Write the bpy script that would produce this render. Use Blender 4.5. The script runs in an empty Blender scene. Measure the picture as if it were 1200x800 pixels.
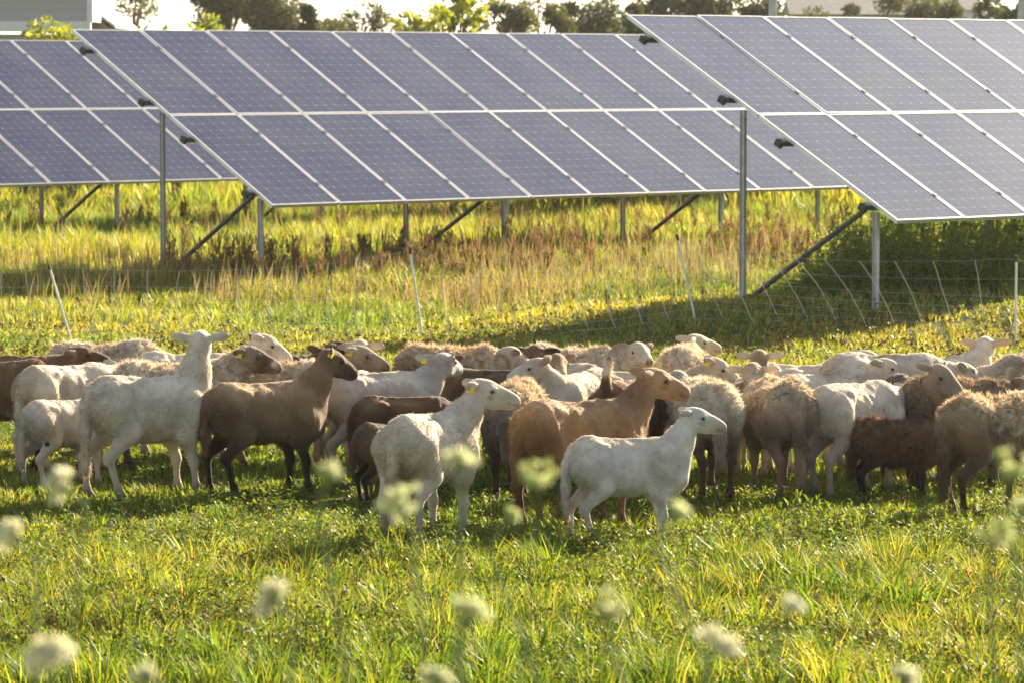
import bpy, math, random
import numpy as np
from mathutils import Vector, Matrix

SC = bpy.context.scene
COL = SC.collection
rng = np.random.default_rng(7)
R = math.radians

# ------------------------------------------------------------------ camera numbers
FPX, YH, CAMZ = 4608.0, 83.8, 2.45          # focal length in px of a 1200 px wide frame, horizon row, eye height
PITCH = math.atan((400 - YH) / FPX)

def ray(px, py):
    x = (px - 600) / FPX; u = -(py - 400) / FPX
    c, s = math.cos(PITCH), math.sin(PITCH)
    return np.array([x, c + u * s, -s + u * c])

def gp(px, py, z=0.0):
    r = ray(px, py); t = (z - CAMZ) / r[2]
    return np.array([r[0] * t, r[1] * t, z])

def at(px, py, Y):
    r = ray(px, py); t = Y / r[1]
    return np.array([r[0] * t, Y, CAMZ + r[2] * t])

def ground(x, y):
    x = np.asarray(x, float); y = np.asarray(y, float)
    t = np.clip((13.2 - y) / 6.0, 0, 1); bank = 1.0 * t * t * (3 - 2 * t)
    far = np.clip((y - 27) / 8, 0, 1) * np.clip((150 - y) / 40, 0, 1)
    near = np.clip((y - 11) / 4, 0, 1)
    z = 0.022 * np.sin(x * 1.7 + 0.6 * y) * np.sin(y * 1.1 + 1) * near
    z = z + far * (0.05 * np.sin(x * 0.55 + 1.3) * np.sin(y * 0.42) + 0.05 * np.sin(y * 0.31 + x * 0.2))
    S_ = lambda t: np.clip(t, 0, 1) ** 2 * (3 - 2 * np.clip(t, 0, 1))
    z = z + .27 * S_((y - 34.6) / 3.2) * (1 - S_((y - 43) / 7)) * S_((x + 1.2) / 3.2)      # low mound under the nearest array
    z = z + .14 * S_((y - 40.5) / 3) * (1 - S_((y - 62) / 20)) * (1 - S_((x + 1.2) / 3.2) * (1 - S_((y - 43) / 7)))
    return z + bank

def gpt(px, py):
    p = gp(px, py)
    for _ in range(12): p = gp(px, py, .5 * p[2] + .5 * float(ground(p[0], p[1])))
    return p

# ------------------------------------------------------------------ generic helpers
def tag(o, label=None, cat=None, group=None, kind=None):
    if label: o['label'] = label
    if cat: o['category'] = cat
    if group: o['group'] = group
    if kind: o['kind'] = kind
    return o

def empty(name, loc, rz=0.0):
    o = bpy.data.objects.new(name, None); COL.objects.link(o)
    o.location = loc; o.rotation_euler = (0, 0, rz); o.empty_display_size = 0.1
    return o

def np_mesh(name, V, faces, cols=None, smooth=False, uv=None):
    """faces: list of int arrays (n x k)."""
    me = bpy.data.meshes.new(name)
    V = np.ascontiguousarray(V, np.float32)
    me.vertices.add(len(V)); me.vertices.foreach_set('co', V.ravel())
    faces = [np.asarray(f, np.int32) for f in faces if len(f)]
    loops = np.concatenate([f.ravel() for f in faces])
    tot = np.concatenate([np.full(len(f), f.shape[1], np.int32) for f in faces])
    st = np.concatenate([[0], np.cumsum(tot)[:-1]]).astype(np.int32)
    me.loops.add(len(loops)); me.loops.foreach_set('vertex_index', loops)
    me.polygons.add(len(tot)); me.polygons.foreach_set('loop_start', st)
    me.update(calc_edges=True)
    me.polygons.foreach_set('use_smooth', np.full(len(tot), bool(smooth)))
    if cols is not None:
        a = me.color_attributes.new('Col', 'FLOAT_COLOR', 'POINT')
        c = np.ones((len(V), 4), np.float32); c[:, :3] = cols
        a.data.foreach_set('color', c.ravel())
    if uv is not None:
        l = me.uv_layers.new(name='UVMap'); l.data.foreach_set('uv', np.asarray(uv, np.float32)[loops].ravel())
    return me

def link(name, me, mat, parent=None, loc=None):
    o = bpy.data.objects.new(name, me); COL.objects.link(o)
    if mat is not None and len(me.materials) == 0: me.materials.append(mat)
    if parent is not None: o.parent = parent
    if loc is not None: o.location = loc
    return o

class MB:
    """collects boxes / tubes into one mesh"""
    def __init__(s): s.V = []; s.Q = []; s.T = []; s.n = 0
    def add(s, V, Q=(), T=()):
        V = np.asarray(V, float)
        if len(Q): s.Q.append(np.asarray(Q) + s.n)
        if len(T): s.T.append(np.asarray(T) + s.n)
        s.V.append(V); s.n += len(V)
    def box(s, c, size, M=None):
        h = np.asarray(size, float) / 2
        v = np.array([[a, b, d] for a in (-1, 1) for b in (-1, 1) for d in (-1, 1)]) * h
        if M is not None: v = v @ np.asarray(M).T
        s.add(v + np.asarray(c), [[0, 1, 3, 2], [4, 6, 7, 5], [0, 4, 5, 1], [2, 3, 7, 6], [0, 2, 6, 4], [1, 5, 7, 3]])
    def tube(s, pts, r, n=6, cap=True):
        pts = np.asarray(pts, float); m = len(pts)
        r = np.broadcast_to(np.asarray(r, float), (m,))
        t = np.gradient(pts, axis=0); t /= np.linalg.norm(t, axis=1)[:, None] + 1e-9
        ref = np.array([0, 0, 1.0]) if abs(t[0, 2]) < .9 else np.array([1.0, 0, 0])
        a = np.cross(t, ref); a /= np.linalg.norm(a, axis=1)[:, None] + 1e-9
        b = np.cross(t, a)
        an = np.arange(n) * 2 * np.pi / n
        ring = (a[:, None] * np.cos(an)[None, :, None] + b[:, None] * np.sin(an)[None, :, None]) * r[:, None, None] + pts[:, None]
        V = ring.reshape(-1, 3); Q = []
        for i in range(m - 1):
            for k in range(n):
                k2 = (k + 1) % n
                Q.append([i * n + k, i * n + k2, (i + 1) * n + k2, (i + 1) * n + k])
        T = []
        if cap:
            V = np.vstack([V, pts[0], pts[-1]]); c0 = m * n
            for k in range(n):
                k2 = (k + 1) % n
                T.append([k2, k, c0]); T.append([(m - 1) * n + k, (m - 1) * n + k2, c0 + 1])
        s.add(V, Q, T)
    def mesh(s, name, cols=None, smooth=False):
        f = []
        if s.Q: f.append(np.vstack(s.Q))
        if s.T: f.append(np.vstack(s.T))
        return np_mesh(name, np.vstack(s.V), f, cols, smooth)
    def build(s, name, mat, parent=None, loc=None, smooth=False):
        return link(name, s.mesh(name, None, smooth), mat, parent, loc)

def hash3(ix, iy, iz):
    h = (ix * 374761393 + iy * 668265263 + iz * 2147483647 + 12345) & 0xffffffff
    h = ((h ^ (h >> 13)) * 1274126177) & 0xffffffff
    h = h ^ (h >> 16)
    return (h & 0xffff) / 65535.0

def vnoise(P):
    P = np.asarray(P, float); i = np.floor(P).astype(np.int64); f = P - i; f = f * f * (3 - 2 * f)
    out = 0
    for a in (0, 1):
        for b in (0, 1):
            for c in (0, 1):
                w = (f[:, 0] if a else 1 - f[:, 0]) * (f[:, 1] if b else 1 - f[:, 1]) * (f[:, 2] if c else 1 - f[:, 2])
                out = out + w * hash3(i[:, 0] + a, i[:, 1] + b, i[:, 2] + c)
    return out

def n2(x, y, s, o=0.0):
    return vnoise(np.stack([np.asarray(x) * s + o, np.asarray(y) * s + 17.3 + o, np.full(np.shape(x), o * 3.1)], 1))

# ------------------------------------------------------------------ materials
def mat_new(name):
    m = bpy.data.materials.new(name); m.use_nodes = True
    nt = m.node_tree; nt.nodes.clear()
    out = nt.nodes.new('ShaderNodeOutputMaterial')
    return m, nt, out

def N(nt, t, **kw):
    n = nt.nodes.new(t)
    for k, v in kw.items():
        if k in n.inputs: n.inputs[k].default_value = v
        else: setattr(n, k, v)
    return n

def attr_leaf_mat(name, transl=0.45, rough=0.55, spec=0.25, tint=(1, 1, 1)):
    """thin leaf/blade: per-vertex own colour, light passes through"""
    m, nt, out = mat_new(name)
    a = N(nt, 'ShaderNodeAttribute', attribute_name='Col')
    p = N(nt, 'ShaderNodeBsdfPrincipled'); p.inputs['Roughness'].default_value = rough
    p.inputs['Specular IOR Level'].default_value = spec
    nt.links.new(a.outputs['Color'], p.inputs['Base Color'])
    t = N(nt, 'ShaderNodeBsdfTranslucent')
    mul = N(nt, 'ShaderNodeMix', data_type='RGBA', blend_type='MULTIPLY')
    mul.inputs[0].default_value = 1.0; mul.inputs[7].default_value = (*tint, 1)
    nt.links.new(a.outputs['Color'], mul.inputs[6]); nt.links.new(mul.outputs[2], t.inputs['Color'])
    mx = N(nt, 'ShaderNodeMixShader'); mx.inputs[0].default_value = transl
    nt.links.new(p.outputs[0], mx.inputs[1]); nt.links.new(t.outputs[0], mx.inputs[2])
    nt.links.new(mx.outputs[0], out.inputs[0])
    return m

def noisy_mat(name, c1, c2, scale=6, rough=0.6, metal=0.0, bump=0.0, bscale=40, coord='Object', detail=4, stretch=None):
    m, nt, out = mat_new(name)
    tc = N(nt, 'ShaderNodeTexCoord'); src = tc.outputs[coord]
    if stretch:
        mp = N(nt, 'ShaderNodeMapping'); mp.inputs['Scale'].default_value = stretch
        nt.links.new(src, mp.inputs['Vector']); src = mp.outputs['Vector']
    nz = N(nt, 'ShaderNodeTexNoise'); nz.inputs['Scale'].default_value = scale; nz.inputs['Detail'].default_value = detail
    nt.links.new(src, nz.inputs['Vector'])
    cr = N(nt, 'ShaderNodeValToRGB')
    cr.color_ramp.elements[0].position = .3; cr.color_ramp.elements[0].color = (*c1, 1)
    cr.color_ramp.elements[1].position = .7; cr.color_ramp.elements[1].color = (*c2, 1)
    nt.links.new(nz.outputs['Fac'], cr.inputs['Fac'])
    p = N(nt, 'ShaderNodeBsdfPrincipled'); p.inputs['Roughness'].default_value = rough; p.inputs['Metallic'].default_value = metal
    nt.links.new(cr.outputs['Color'], p.inputs['Base Color'])
    if bump:
        nb = N(nt, 'ShaderNodeTexNoise'); nb.inputs['Scale'].default_value = bscale; nb.inputs['Detail'].default_value = 3
        nt.links.new(src, nb.inputs['Vector'])
        b = N(nt, 'ShaderNodeBump'); b.inputs['Strength'].default_value = bump; b.inputs['Distance'].default_value = 0.02
        nt.links.new(nb.outputs['Fac'], b.inputs['Height']); nt.links.new(b.outputs['Normal'], p.inputs['Normal'])
    nt.links.new(p.outputs[0], out.inputs[0])
    return m

M = {}
M['grass'] = attr_leaf_mat('grass_blade', 0.5, 0.5, 0.22, (1.3, 1.32, 0.65))
M['dry'] = attr_leaf_mat('dry_stalk', 0.35, 0.7, 0.15)
M['leaf'] = attr_leaf_mat('weed_leaf', 0.5, 0.55, 0.18, (1.2, 1.15, 0.7))
M['tree_leaf'] = attr_leaf_mat('tree_leaf', 0.4, 0.55, 0.2, (1.15, 1.1, 0.7))
M['petal'] = attr_leaf_mat('umbel_floret', 0.5, 0.7, 0.1)
M['steel'] = noisy_mat('galvanised_steel', (.38, .38, .36), (.50, .50, .47), 9, 0.5, 0.45, 0.15, 60)
M['alu'] = noisy_mat('anodised_aluminium', (.66, .66, .66), (.74, .74, .73), 5, 0.35, 0.6)
M['dark_steel'] = noisy_mat('weathered_brace_steel', (.10, .105, .10), (.17, .17, .16), 10, 0.5, 0.7)
M['cap'] = noisy_mat('purlin_end_shade', (.012, .03, .014), (.02, .045, .02), 20, 0.5)  # dark green of the shadowed purlin hollow, painted on a solid block
M['clamp'] = noisy_mat('dark_clamp', (.12, .12, .13), (.2, .2, .2), 20, 0.4, 0.6)
M['bark'] = noisy_mat('tree_bark', (.07, .055, .04), (.14, .11, .08), 6, 0.9, 0, 0.4, 20)
M['netting'] = noisy_mat('white_polywire', (.6, .6, .55), (.78, .78, .72), 20, 0.6)
M['post_white'] = noisy_mat('white_plastic_post', (.68, .68, .66), (.8, .8, .78), 4, 0.4)
M['black_plastic'] = noisy_mat('black_plastic', (.015, .015, .015), (.03, .03, .03), 8, 0.4)
M['stem'] = noisy_mat('green_stem', (.10, .16, .04), (.17, .24, .06), 12, 0.6)
M['eye'] = noisy_mat('dark_eye', (.012, .008, .005), (.03, .02, .01), 60, 0.12)
M['tagy'] = noisy_mat('yellow_ear_tag', (.75, .55, .02), (.85, .65, .05), 15, 0.45)
M['trim'] = noisy_mat('white_trim', (.62, .62, .62), (.72, .72, .71), 3, 0.6)
# ------------------------------------------------------------------ sky, sun, camera
SUN_AZ, SUN_EL = 57.0, 22.0      # azimuth from +X towards +Y
sa, se = R(SUN_AZ), R(SUN_EL)
SUN = np.array([math.cos(sa) * math.cos(se), math.sin(sa) * math.cos(se), math.sin(se)])
w = bpy.data.worlds.new('World'); SC.world = w; w.use_nodes = True
nt = w.node_tree; nt.nodes.clear()
wo = nt.nodes.new('ShaderNodeOutputWorld'); bg = nt.nodes.new('ShaderNodeBackground')
sky = nt.nodes.new('ShaderNodeTexSky'); sky.sky_type = 'NISHITA'; sky.sun_disc = False
sky.sun_elevation = se; sky.sun_rotation = math.pi / 2 - sa
sky.altitude = 100; sky.air_density = 1.0; sky.dust_density = 1.0; sky.ozone_density = 1.0
bg.inputs['Strength'].default_value = 0.052
hs = nt.nodes.new('ShaderNodeHueSaturation'); hs.inputs['Saturation'].default_value = .55
nt.links.new(sky.outputs[0], hs.inputs['Color']); nt.links.new(hs.outputs[0], bg.inputs[0]); nt.links.new(bg.outputs[0], wo.inputs[0])
sl = bpy.data.lights.new('sun', 'SUN'); sl.energy = 5.0; sl.angle = R(0.6); sl.color = (1.0, 0.83, 0.58)
so = bpy.data.objects.new('sun', sl); COL.objects.link(so)
so.rotation_euler = Vector(SUN).to_track_quat('Z', 'Y').to_euler(); so.location = (20, 30, 25)
cd = bpy.data.cameras.new('camera'); cam = bpy.data.objects.new('camera', cd); COL.objects.link(cam); SC.camera = cam
cam.location = (0, 0, CAMZ); cam.rotation_euler = (math.pi / 2 - PITCH, 0, 0)
cd.sensor_width = 36; cd.lens = 36 * FPX / 1200; cd.clip_end = 3000; cd.clip_start = 0.1
cd.dof.use_dof = True; cd.dof.focus_distance = 22.0; cd.dof.aperture_fstop = 138.2 / 17.0
vs = SC.view_settings; vs.view_transform = 'Standard'; vs.look = 'None'; vs.exposure = 2.1; vs.gamma = 1
SC.render.engine = 'CYCLES'
cy = SC.cycles; cy.use_denoising = True
cy.max_bounces = 8; cy.diffuse_bounces = 3; cy.glossy_bounces = 3; cy.transmission_bounces = 4; cy.transparent_max_bounces = 8

# ------------------------------------------------------------------ ground
def build_ground():
    ys = np.concatenate([np.arange(-4, 60, 0.4), np.arange(60, 160, 2.0), np.geomspace(160, 1500, 14)])
    xs = np.concatenate([-np.geomspace(1500, 14, 14), np.arange(-13.6, 13.7, 0.4), np.geomspace(14, 1500, 14)])
    X, Y = np.meshgrid(xs, ys)
    V = np.stack([X.ravel(), Y.ravel(), ground(X.ravel(), Y.ravel())], 1)
    nx, ny = len(xs), len(ys)
    i = (np.arange(ny - 1)[:, None] * nx + np.arange(nx - 1)[None]).ravel()
    F = np.stack([i, i + 1, i + nx + 1, i + nx], 1)
    m, nt, out = mat_new('pasture_soil')
    tc = N(nt, 'ShaderNodeTexCoord')
    n1 = N(nt, 'ShaderNodeTexNoise'); n1.inputs['Scale'].default_value = 0.9; n1.inputs['Detail'].default_value = 6
    nb = N(nt, 'ShaderNodeTexNoise'); nb.inputs['Scale'].default_value = 22; nb.inputs['Detail'].default_value = 4
    for q in (n1, nb): nt.links.new(tc.outputs['Object'], q.inputs['Vector'])
    cr = N(nt, 'ShaderNodeValToRGB'); e = cr.color_ramp.elements
    e[0].position = .3; e[0].color = (.045, .06, .015, 1); e[1].position = .72; e[1].color = (.13, .12, .04, 1)
    x = e.new(.5); x.color = (.075, .095, .02, 1)
    mx = N(nt, 'ShaderNodeMath', operation='MULTIPLY_ADD'); mx.inputs[1].default_value = .6; 
    nt.links.new(nb.outputs['Fac'], mx.inputs[0])
    sc = N(nt, 'ShaderNodeMath', operation='MULTIPLY'); sc.inputs[1].default_value = .45
    nt.links.new(n1.outputs['Fac'], sc.inputs[0]); nt.links.new(sc.outputs[0], mx.inputs[2])
    nt.links.new(mx.outputs[0], cr.inputs['Fac'])
    p = N(nt, 'ShaderNodeBsdfPrincipled'); p.inputs['Roughness'].default_value = 0.95; p.inputs['Specular IOR Level'].default_value = .1
    b = N(nt, 'ShaderNodeBump'); b.inputs['Strength'].default_value = .8; b.inputs['Distance'].default_value = .05
    nt.links.new(nb.outputs['Fac'], b.inputs['Height']); nt.links.new(b.outputs[0], p.inputs['Normal'])
    nt.links.new(cr.outputs[0], p.inputs['Base Color']); nt.links.new(p.outputs[0], out.inputs[0])
    o = link('ground', np_mesh('ground', V, [F], smooth=True), m)
    tag(o, kind='structure')
build_ground()

# ------------------------------------------------------------------ grass (stuff)
def blades(x, y, h, wd, col, lean, curl=0.5, z0=None, az=None, tipcol=None):
    """x,y roots; h heights; wd widths; col n x 3; lean amount 0..1 -> V,Q,T,C"""
    n = len(x); z = ground(x, y) if z0 is None else z0
    az = rng.uniform(0, 2 * np.pi, n) if az is None else az
    fa = rng.uniform(0, 2 * np.pi, n)
    d = np.stack([np.cos(az), np.sin(az)], 1) * (lean * h)[:, None]
    wv = np.stack([np.cos(fa), np.sin(fa), np.zeros(n)], 1) * (wd / 2)[:, None]
    P0 = np.stack([x, y, z - .01], 1)
    P1 = P0 + np.concatenate([d * np.reshape(0.35 * (1 - np.asarray(curl)) + .12, (-1, 1)), (h * .55)[:, None]], 1)
    hz = h * np.sqrt(np.clip(1 - (lean * .8) ** 2, .05, 1))
    P2 = P0 + np.concatenate([d, hz[:, None]], 1)
    V = np.empty((n, 5, 3)); V[:, 0] = P0 - wv * .8; V[:, 1] = P0 + wv * .8; V[:, 2] = P1 - wv; V[:, 3] = P1 + wv; V[:, 4] = P2
    i = np.arange(n) * 5
    Q = np.stack([i, i + 1, i + 3, i + 2], 1); T = np.stack([i + 2, i + 3, i + 4], 1)
    C = np.repeat(col[:, None], 5, 1)
    if tipcol is not None: C = C.copy(); C[:, 4] = tipcol
    return V.reshape(-1, 3), Q, T, C.reshape(-1, 3)

class Pile:
    def __init__(s): s.V = []; s.Q = []; s.T = []; s.C = []; s.n = 0
    def add(s, V, Q, T, C):
        s.V.append(V); s.C.append(C)
        if len(Q): s.Q.append(Q + s.n)
        if len(T): s.T.append(T + s.n)
        s.n += len(V)
    def mesh(s, name):
        f = []
        if s.Q: f.append(np.vstack(s.Q))
        if s.T: f.append(np.vstack(s.T))
        return np_mesh(name, np.vstack(s.V), f, np.clip(np.vstack(s.C), 0.001, 1))
    def build(s, name, mat, parent=None, loc=None): return link(name, s.mesh(name), mat, parent, loc)

def frustum_pts(y0, y1, dens, margin=1.28, extra=.6):
    hw = lambda y: 0.1302 * y * margin + extra
    A = (hw(y0) + hw(y1)) * (y1 - y0); n = int(A * dens)
    y = rng.uniform(y0, y1, int(n * 1.5)); k = rng.uniform(0, hw(y1), len(y)) < hw(y); y = y[k][:n]
    return rng.uniform(-1, 1, len(y)) * hw(y), y

def mixcol(n, pal, wts):
    k = rng.choice(len(pal), n, p=np.array(wts) / sum(wts)); c = np.array(pal)[k]
    return c * rng.uniform(.75, 1.3, (n, 1)) * rng.uniform(.92, 1.08, (n, 3))

G_GREEN, G_LIME, G_YEL, G_TAN, G_DK, G_BR = (.090, .145, .017), (.18, .22, .024), (.30, .27, .042), (.36, .27, .12), (.035, .085, .016), (.14, .075, .03)

G_STRAW = (.34, .30, .12)
def zone(P, y0, y1, dens, hh, ww, pal, wts, lean=(.15, .75), tuft=.5, hs=.8, margin=1.28):
    x, y = frustum_pts(y0, y1, dens, margin)
    n = len(x)
    # gather into tufts
    cell = .16 + .004 * y; jx = np.floor(x / cell); jy = np.floor(y / cell)
    hx = hash3(jx.astype(np.int64), jy.astype(np.int64), np.full(n, 3)); hy = hash3(jx.astype(np.int64), jy.astype(np.int64), np.full(n, 9))
    cx = (jx + .2 + .6 * hx) * cell; cyy = (jy + .2 + .6 * hy) * cell
    k = rng.uniform(0, tuft, n); x = x + (cx - x) * k; y = y + (cyy - y) * k
    az = np.arctan2(y - cyy, x - cx) + rng.normal(0, .9, n)
    nz = n2(x, y, hs); nz2 = n2(x, y, 3.1, 5)
    h = rng.uniform(*hh, n) * (.55 + .6 * nz + .5 * nz2 * hx) * (.7 + .6 * hx)
    wd = rng.uniform(*ww, n)
    c = mixcol(n, pal, wts)
    # patches of drier and lusher growth
    t = np.clip((n2(x, y, .55, 11) - .5) * 2.6, -1, 1)[:, None]
    c = c * (1 + t * np.array([.36, .16, .22])) * (.78 + .44 * n2(x, y, 1.9, 77))[:, None]
    P.add(*blades(x, y, h, wd, c, rng.uniform(*lean, n), rng.uniform(.2, .8, n), az=az))

g = Pile()
zone(g, 6.5, 15.5, 260, (.08, .22), (.005, .008), [G_GREEN, G_LIME, G_YEL], [4, 3, 2])
zone(g, 15.2, 19.3, 3300, (.05, .19), (.004, .008), [G_GREEN, G_LIME, G_YEL, G_TAN, G_DK], [5, 6, 3.2, 1.0, 1.5])
zone(g, 19.3, 20.8, 2700, (.03, .10), (.004, .008), [G_GREEN, G_LIME, G_YEL, G_TAN, G_DK], [5, 5, 3, 1.0, 1.8])
zone(g, 20.8, 27.5, 2200, (.022, .072), (.005, .009), [G_GREEN, G_LIME, G_YEL, G_TAN, G_DK], [5, 5, 3, 1.3, 1.6])
o = g.build('grass', M['grass']); tag(o, 'sunlit green pasture grass around and in front of the flock', 'grass', kind='stuff')
g = Pile()
zone(g, 27.5, 38.5, 1050, (.03, .10), (.007, .012), [G_GREEN, G_LIME, G_YEL, G_STRAW, G_BR], [4, 4.5, 3.5, 5, .8], hs=1.2)
o = g.build('cropped_grass', M['grass']); tag(o, 'short yellowing cropped grass between the flock and the net fence', 'grass', kind='stuff')
g = Pile()
zone(g, 38.5, 47, 950, (.05, .17), (.006, .010), [G_GREEN, G_LIME, G_YEL, G_STRAW, G_TAN], [5, 5, 2, 4, 1.5], hs=.8, lean=(.15, .7))
zone(g, 47, 62, 620, (.08, .28), (.008, .013), [G_GREEN, G_LIME, G_YEL, G_STRAW], [6, 6, 2, 2.5], hs=.5, lean=(.1, .6))
zone(g, 62, 125, 160, (.2, .5), (.016, .030), [G_GREEN, G_LIME, G_YEL, G_TAN], [4, 6, 5.5, 1.6], hs=.25, lean=(.1, .6), margin=1.15)
o = g.build('meadow_grass', M['grass']); tag(o, 'taller yellow green meadow grass under and behind the solar arrays', 'grass', kind='stuff')

# clover and small broad leaves between the blades
g = Pile()
def clover(y0, y1, dens, sz, hh):
    x, y = frustum_pts(y0, y1, dens); k = n2(x, y, 1.3, 31) + rng.uniform(-.2, .2, len(x)) > .36; x, y = x[k], y[k]; n = len(x)
    hgt = rng.uniform(*hh, n); z = ground(x, y) + hgt
    c = mixcol(n, [G_GREEN, G_LIME, (.11, .18, .03), (.20, .23, .04), (.17, .09, .03)], [4, 5, 4, 2, .5])
    for j in range(3):
        a = rng.uniform(0, 6.28, n); el = rng.uniform(-.2, .9, n); ln = rng.uniform(*sz, n)
        d = np.stack([np.cos(a) * np.cos(el), np.sin(a) * np.cos(el), np.sin(el)], 1) * ln[:, None]
        sd = np.stack([-np.sin(a), np.cos(a), rng.uniform(-.5, .5, n)], 1) * (ln * .36)[:, None]
        b = np.stack([x, y, z], 1)
        V = np.stack([b, b + d * .55 - sd, b + d, b + d * .55 + sd], 1).reshape(-1, 3)
        g.add(V, np.arange(n * 4).reshape(-1, 4), [], np.repeat(c, 4, 0))
clover(15.2, 20.5, 800, (.012, .028), (.03, .12)); clover(20.5, 28, 600, (.014, .028), (.012, .055)); clover(28, 37, 160, (.02, .035), (.02, .09))
o = g.build('clover', M['leaf']); tag(o, 'clover and small broad leaves mixed into the pasture turf', 'ground cover', kind='stuff')

# small upright herbs with pointed leaves
g = Pile()
def herbs(px0, px1, py0, py1, n, h0, h1, cut):
    px = rng.uniform(px0, px1, n); py = rng.uniform(py0, py1, n)
    P_ = np.array([gp(a_, b_) for a_, b_ in zip(px, py)]); k = n2(P_[:, 0], P_[:, 1], .9, 44) + rng.uniform(-.15, .15, n) > cut
    for q in P_[k]:
        h = rng.uniform(h0, h1); m = int(10 + h * 60); t = rng.uniform(.15, 1, m); a_ = np.arange(m) * 2.4 + rng.uniform(0, 6); el = rng.uniform(-.2, .9, m)
        ln_ = rng.normal(0, .15, 2); z = float(ground(q[0], q[1]))
        b = np.stack([q[0] + ln_[0] * h * t * t, q[1] + ln_[1] * h * t * t, z + h * t], 1)
        d = np.stack([np.cos(a_) * np.cos(el), np.sin(a_) * np.cos(el), np.sin(el)], 1)
        ln = rng.uniform(.03, .06, m) * (1.2 - .6 * t)
        s_ = np.stack([-np.sin(a_), np.cos(a_), rng.uniform(-.3, .3, m)], 1) * (ln * rng.uniform(.12, .2, m))[:, None]
        d = d * ln[:, None]
        V = np.stack([b, b + d * .45 - s_, b + d, b + d * .45 + s_], 1).reshape(-1, 3)
        g.add(V, np.arange(m * 4).reshape(-1, 4), [], np.repeat(mixcol(m, [G_GREEN, G_LIME, (.14, .2, .025), (.24, .26, .035)], [3, 5, 4, 2]) * rng.uniform(.8, 1.2), 4, 0))
herbs(-60, 1260, 640, 800, 1500, .06, .19, .50); herbs(-60, 1260, 615, 660, 500, .05, .13, .50); herbs(760, 1260, 615, 690, 420, .08, .18, .40)
o = g.build('meadow_herbs', M['leaf']); tag(o, 'low leafy herbs standing among the foreground grass', 'ground cover', kind='stuff')

# lush arching tufts in the foreground
g = Pile()
for px, py, n, h in [(905, 700, 170, .30), (955, 712, 190, .33), (1010, 716, 180, .34), (1060, 730, 200, .36), (850, 690, 120, .25), (760, 690, 90, .22),
                     (980, 742, 140, .30), (1120, 700, 90, .25), (300, 690, 90, .2), (390, 650, 80, .2), (640, 720, 90, .2), (520, 760, 90, .2), (140, 700, 80, .2), (1090, 660, 100, .24), (860, 640, 80, .22)]:
    c0 = gp(px, py); m = int(n * .6); h = h * .8
    a = rng.uniform(0, 2 * np.pi, m); r = np.abs(rng.normal(0, .15, m))
    x = c0[0] + np.cos(a) * r; y = c0[1] + np.sin(a) * r
    g.add(*blades(x, y, rng.uniform(.5, 1.15, m) * h, rng.uniform(.006, .011, m), mixcol(m, [G_GREEN, G_DK, G_LIME], [5, 3, 4]), rng.uniform(.3, .95, m), rng.uniform(.4, .9, m), az=a + rng.normal(0, .4, m)))
o = g.build('tussock_grass', M['grass']); tag(o, 'dark lush arching grass tufts in the foreground', 'grass', kind='stuff')

# tan tall dry grass by and beyond the fence
g = Pile()
def dryband(px0, px1, d0, d1, n, h, pal, wts, wd=(.007, .012)):
    px = rng.uniform(px0, px1, n); y = rng.uniform(d0, d1, n); x = (px - 600) / FPX * y
    k = n2(x, y, 1.1, 4) + rng.uniform(-.25, .25, n) > .45
    x, y = x[k], y[k]; m = len(x)
    hh = rng.uniform(.5, 1.1, m) * h * (.6 + .7 * n2(x, y, .9, 8))
    c = mixcol(m, pal, wts)
    g.add(*blades(x, y, hh, rng.uniform(*wd, m), c, rng.uniform(.02, .35, m), rng.uniform(.1, .6, m)))
dryband(-80, 620, 40.5, 44.5, 3600, .40, [G_TAN, (.28, .20, .09), G_YEL], [4, 3, 2])
dryband(520, 950, 39, 46, 3600, .40, [G_TAN, (.30, .21, .10), G_YEL], [4, 3, 2])
dryband(850, 1300, 39, 44, 2000, .45, [G_TAN, (.28, .20, .09), G_YEL], [4, 3, 2])
dryband(-100, 1300, 44, 66, 6000, .5, [G_TAN, G_YEL, (.22, .20, .06)], [3, 3, 3], (.01, .018))
o = g.build('dry_grass', M['dry']); tag(o, 'tall tan dry grass stalks along the net fence', 'dry grass', kind='stuff')

# small brown seed heads and dead leaves in the turf
g = Pile()
def seedheads(px0, px1, py0, py1, n, cut=.52, hmin=.06, hmax=.2, size=.007):
    px = rng.uniform(px0, px1, n); py = rng.uniform(py0, py1, n)
    P = np.array([gp(a, b) for a, b in zip(px, py)]); x, y = P[:, 0], P[:, 1]
    k = n2(x, y, 1.6, 21) + rng.uniform(-.12, .12, n) > cut
    x, y = x[k], y[k]; m = len(x)
    if not m: return
    h = rng.uniform(hmin, hmax, m)
    g.add(*blades(x, y, h, np.full(m, .003), mixcol(m, [(.2, .16, .06), (.16, .09, .04)], [1, 1]), rng.uniform(0, .2, m)))
    z = ground(x, y) + h
    for j in range(4):
        s = rng.uniform(.6, 1.4, m) * size
        c = np.stack([x, y, z], 1) + rng.normal(0, 1, (m, 3)) * np.array([.009, .009, .018])
        d = rng.normal(0, 1, (m, 4, 3)); d /= np.linalg.norm(d, axis=2)[:, :, None]
        V = (c[:, None] + d * s[:, None, None]).reshape(-1, 3); i = np.arange(m) * 4
        T = np.concatenate([np.stack([i, i + 1, i + 2], 1), np.stack([i, i + 2, i + 3], 1), np.stack([i + 1, i + 2, i + 3], 1), np.stack([i, i + 1, i + 3], 1)])
        g.add(V, [], T, np.repeat(mixcol(m, [(.20, .08, .03), (.13, .055, .025), (.28, .13, .04)], [3, 2, 2]), 4, 0))
seedheads(-60, 1260, 610, 820, 1900, .52, .09, .2, .0075)
seedheads(-60, 1260, 384, 440, 2600, .47, .08, .2, .013)
seedheads(-60, 1260, 345, 384, 900, .55, .08, .2, .010)
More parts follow.
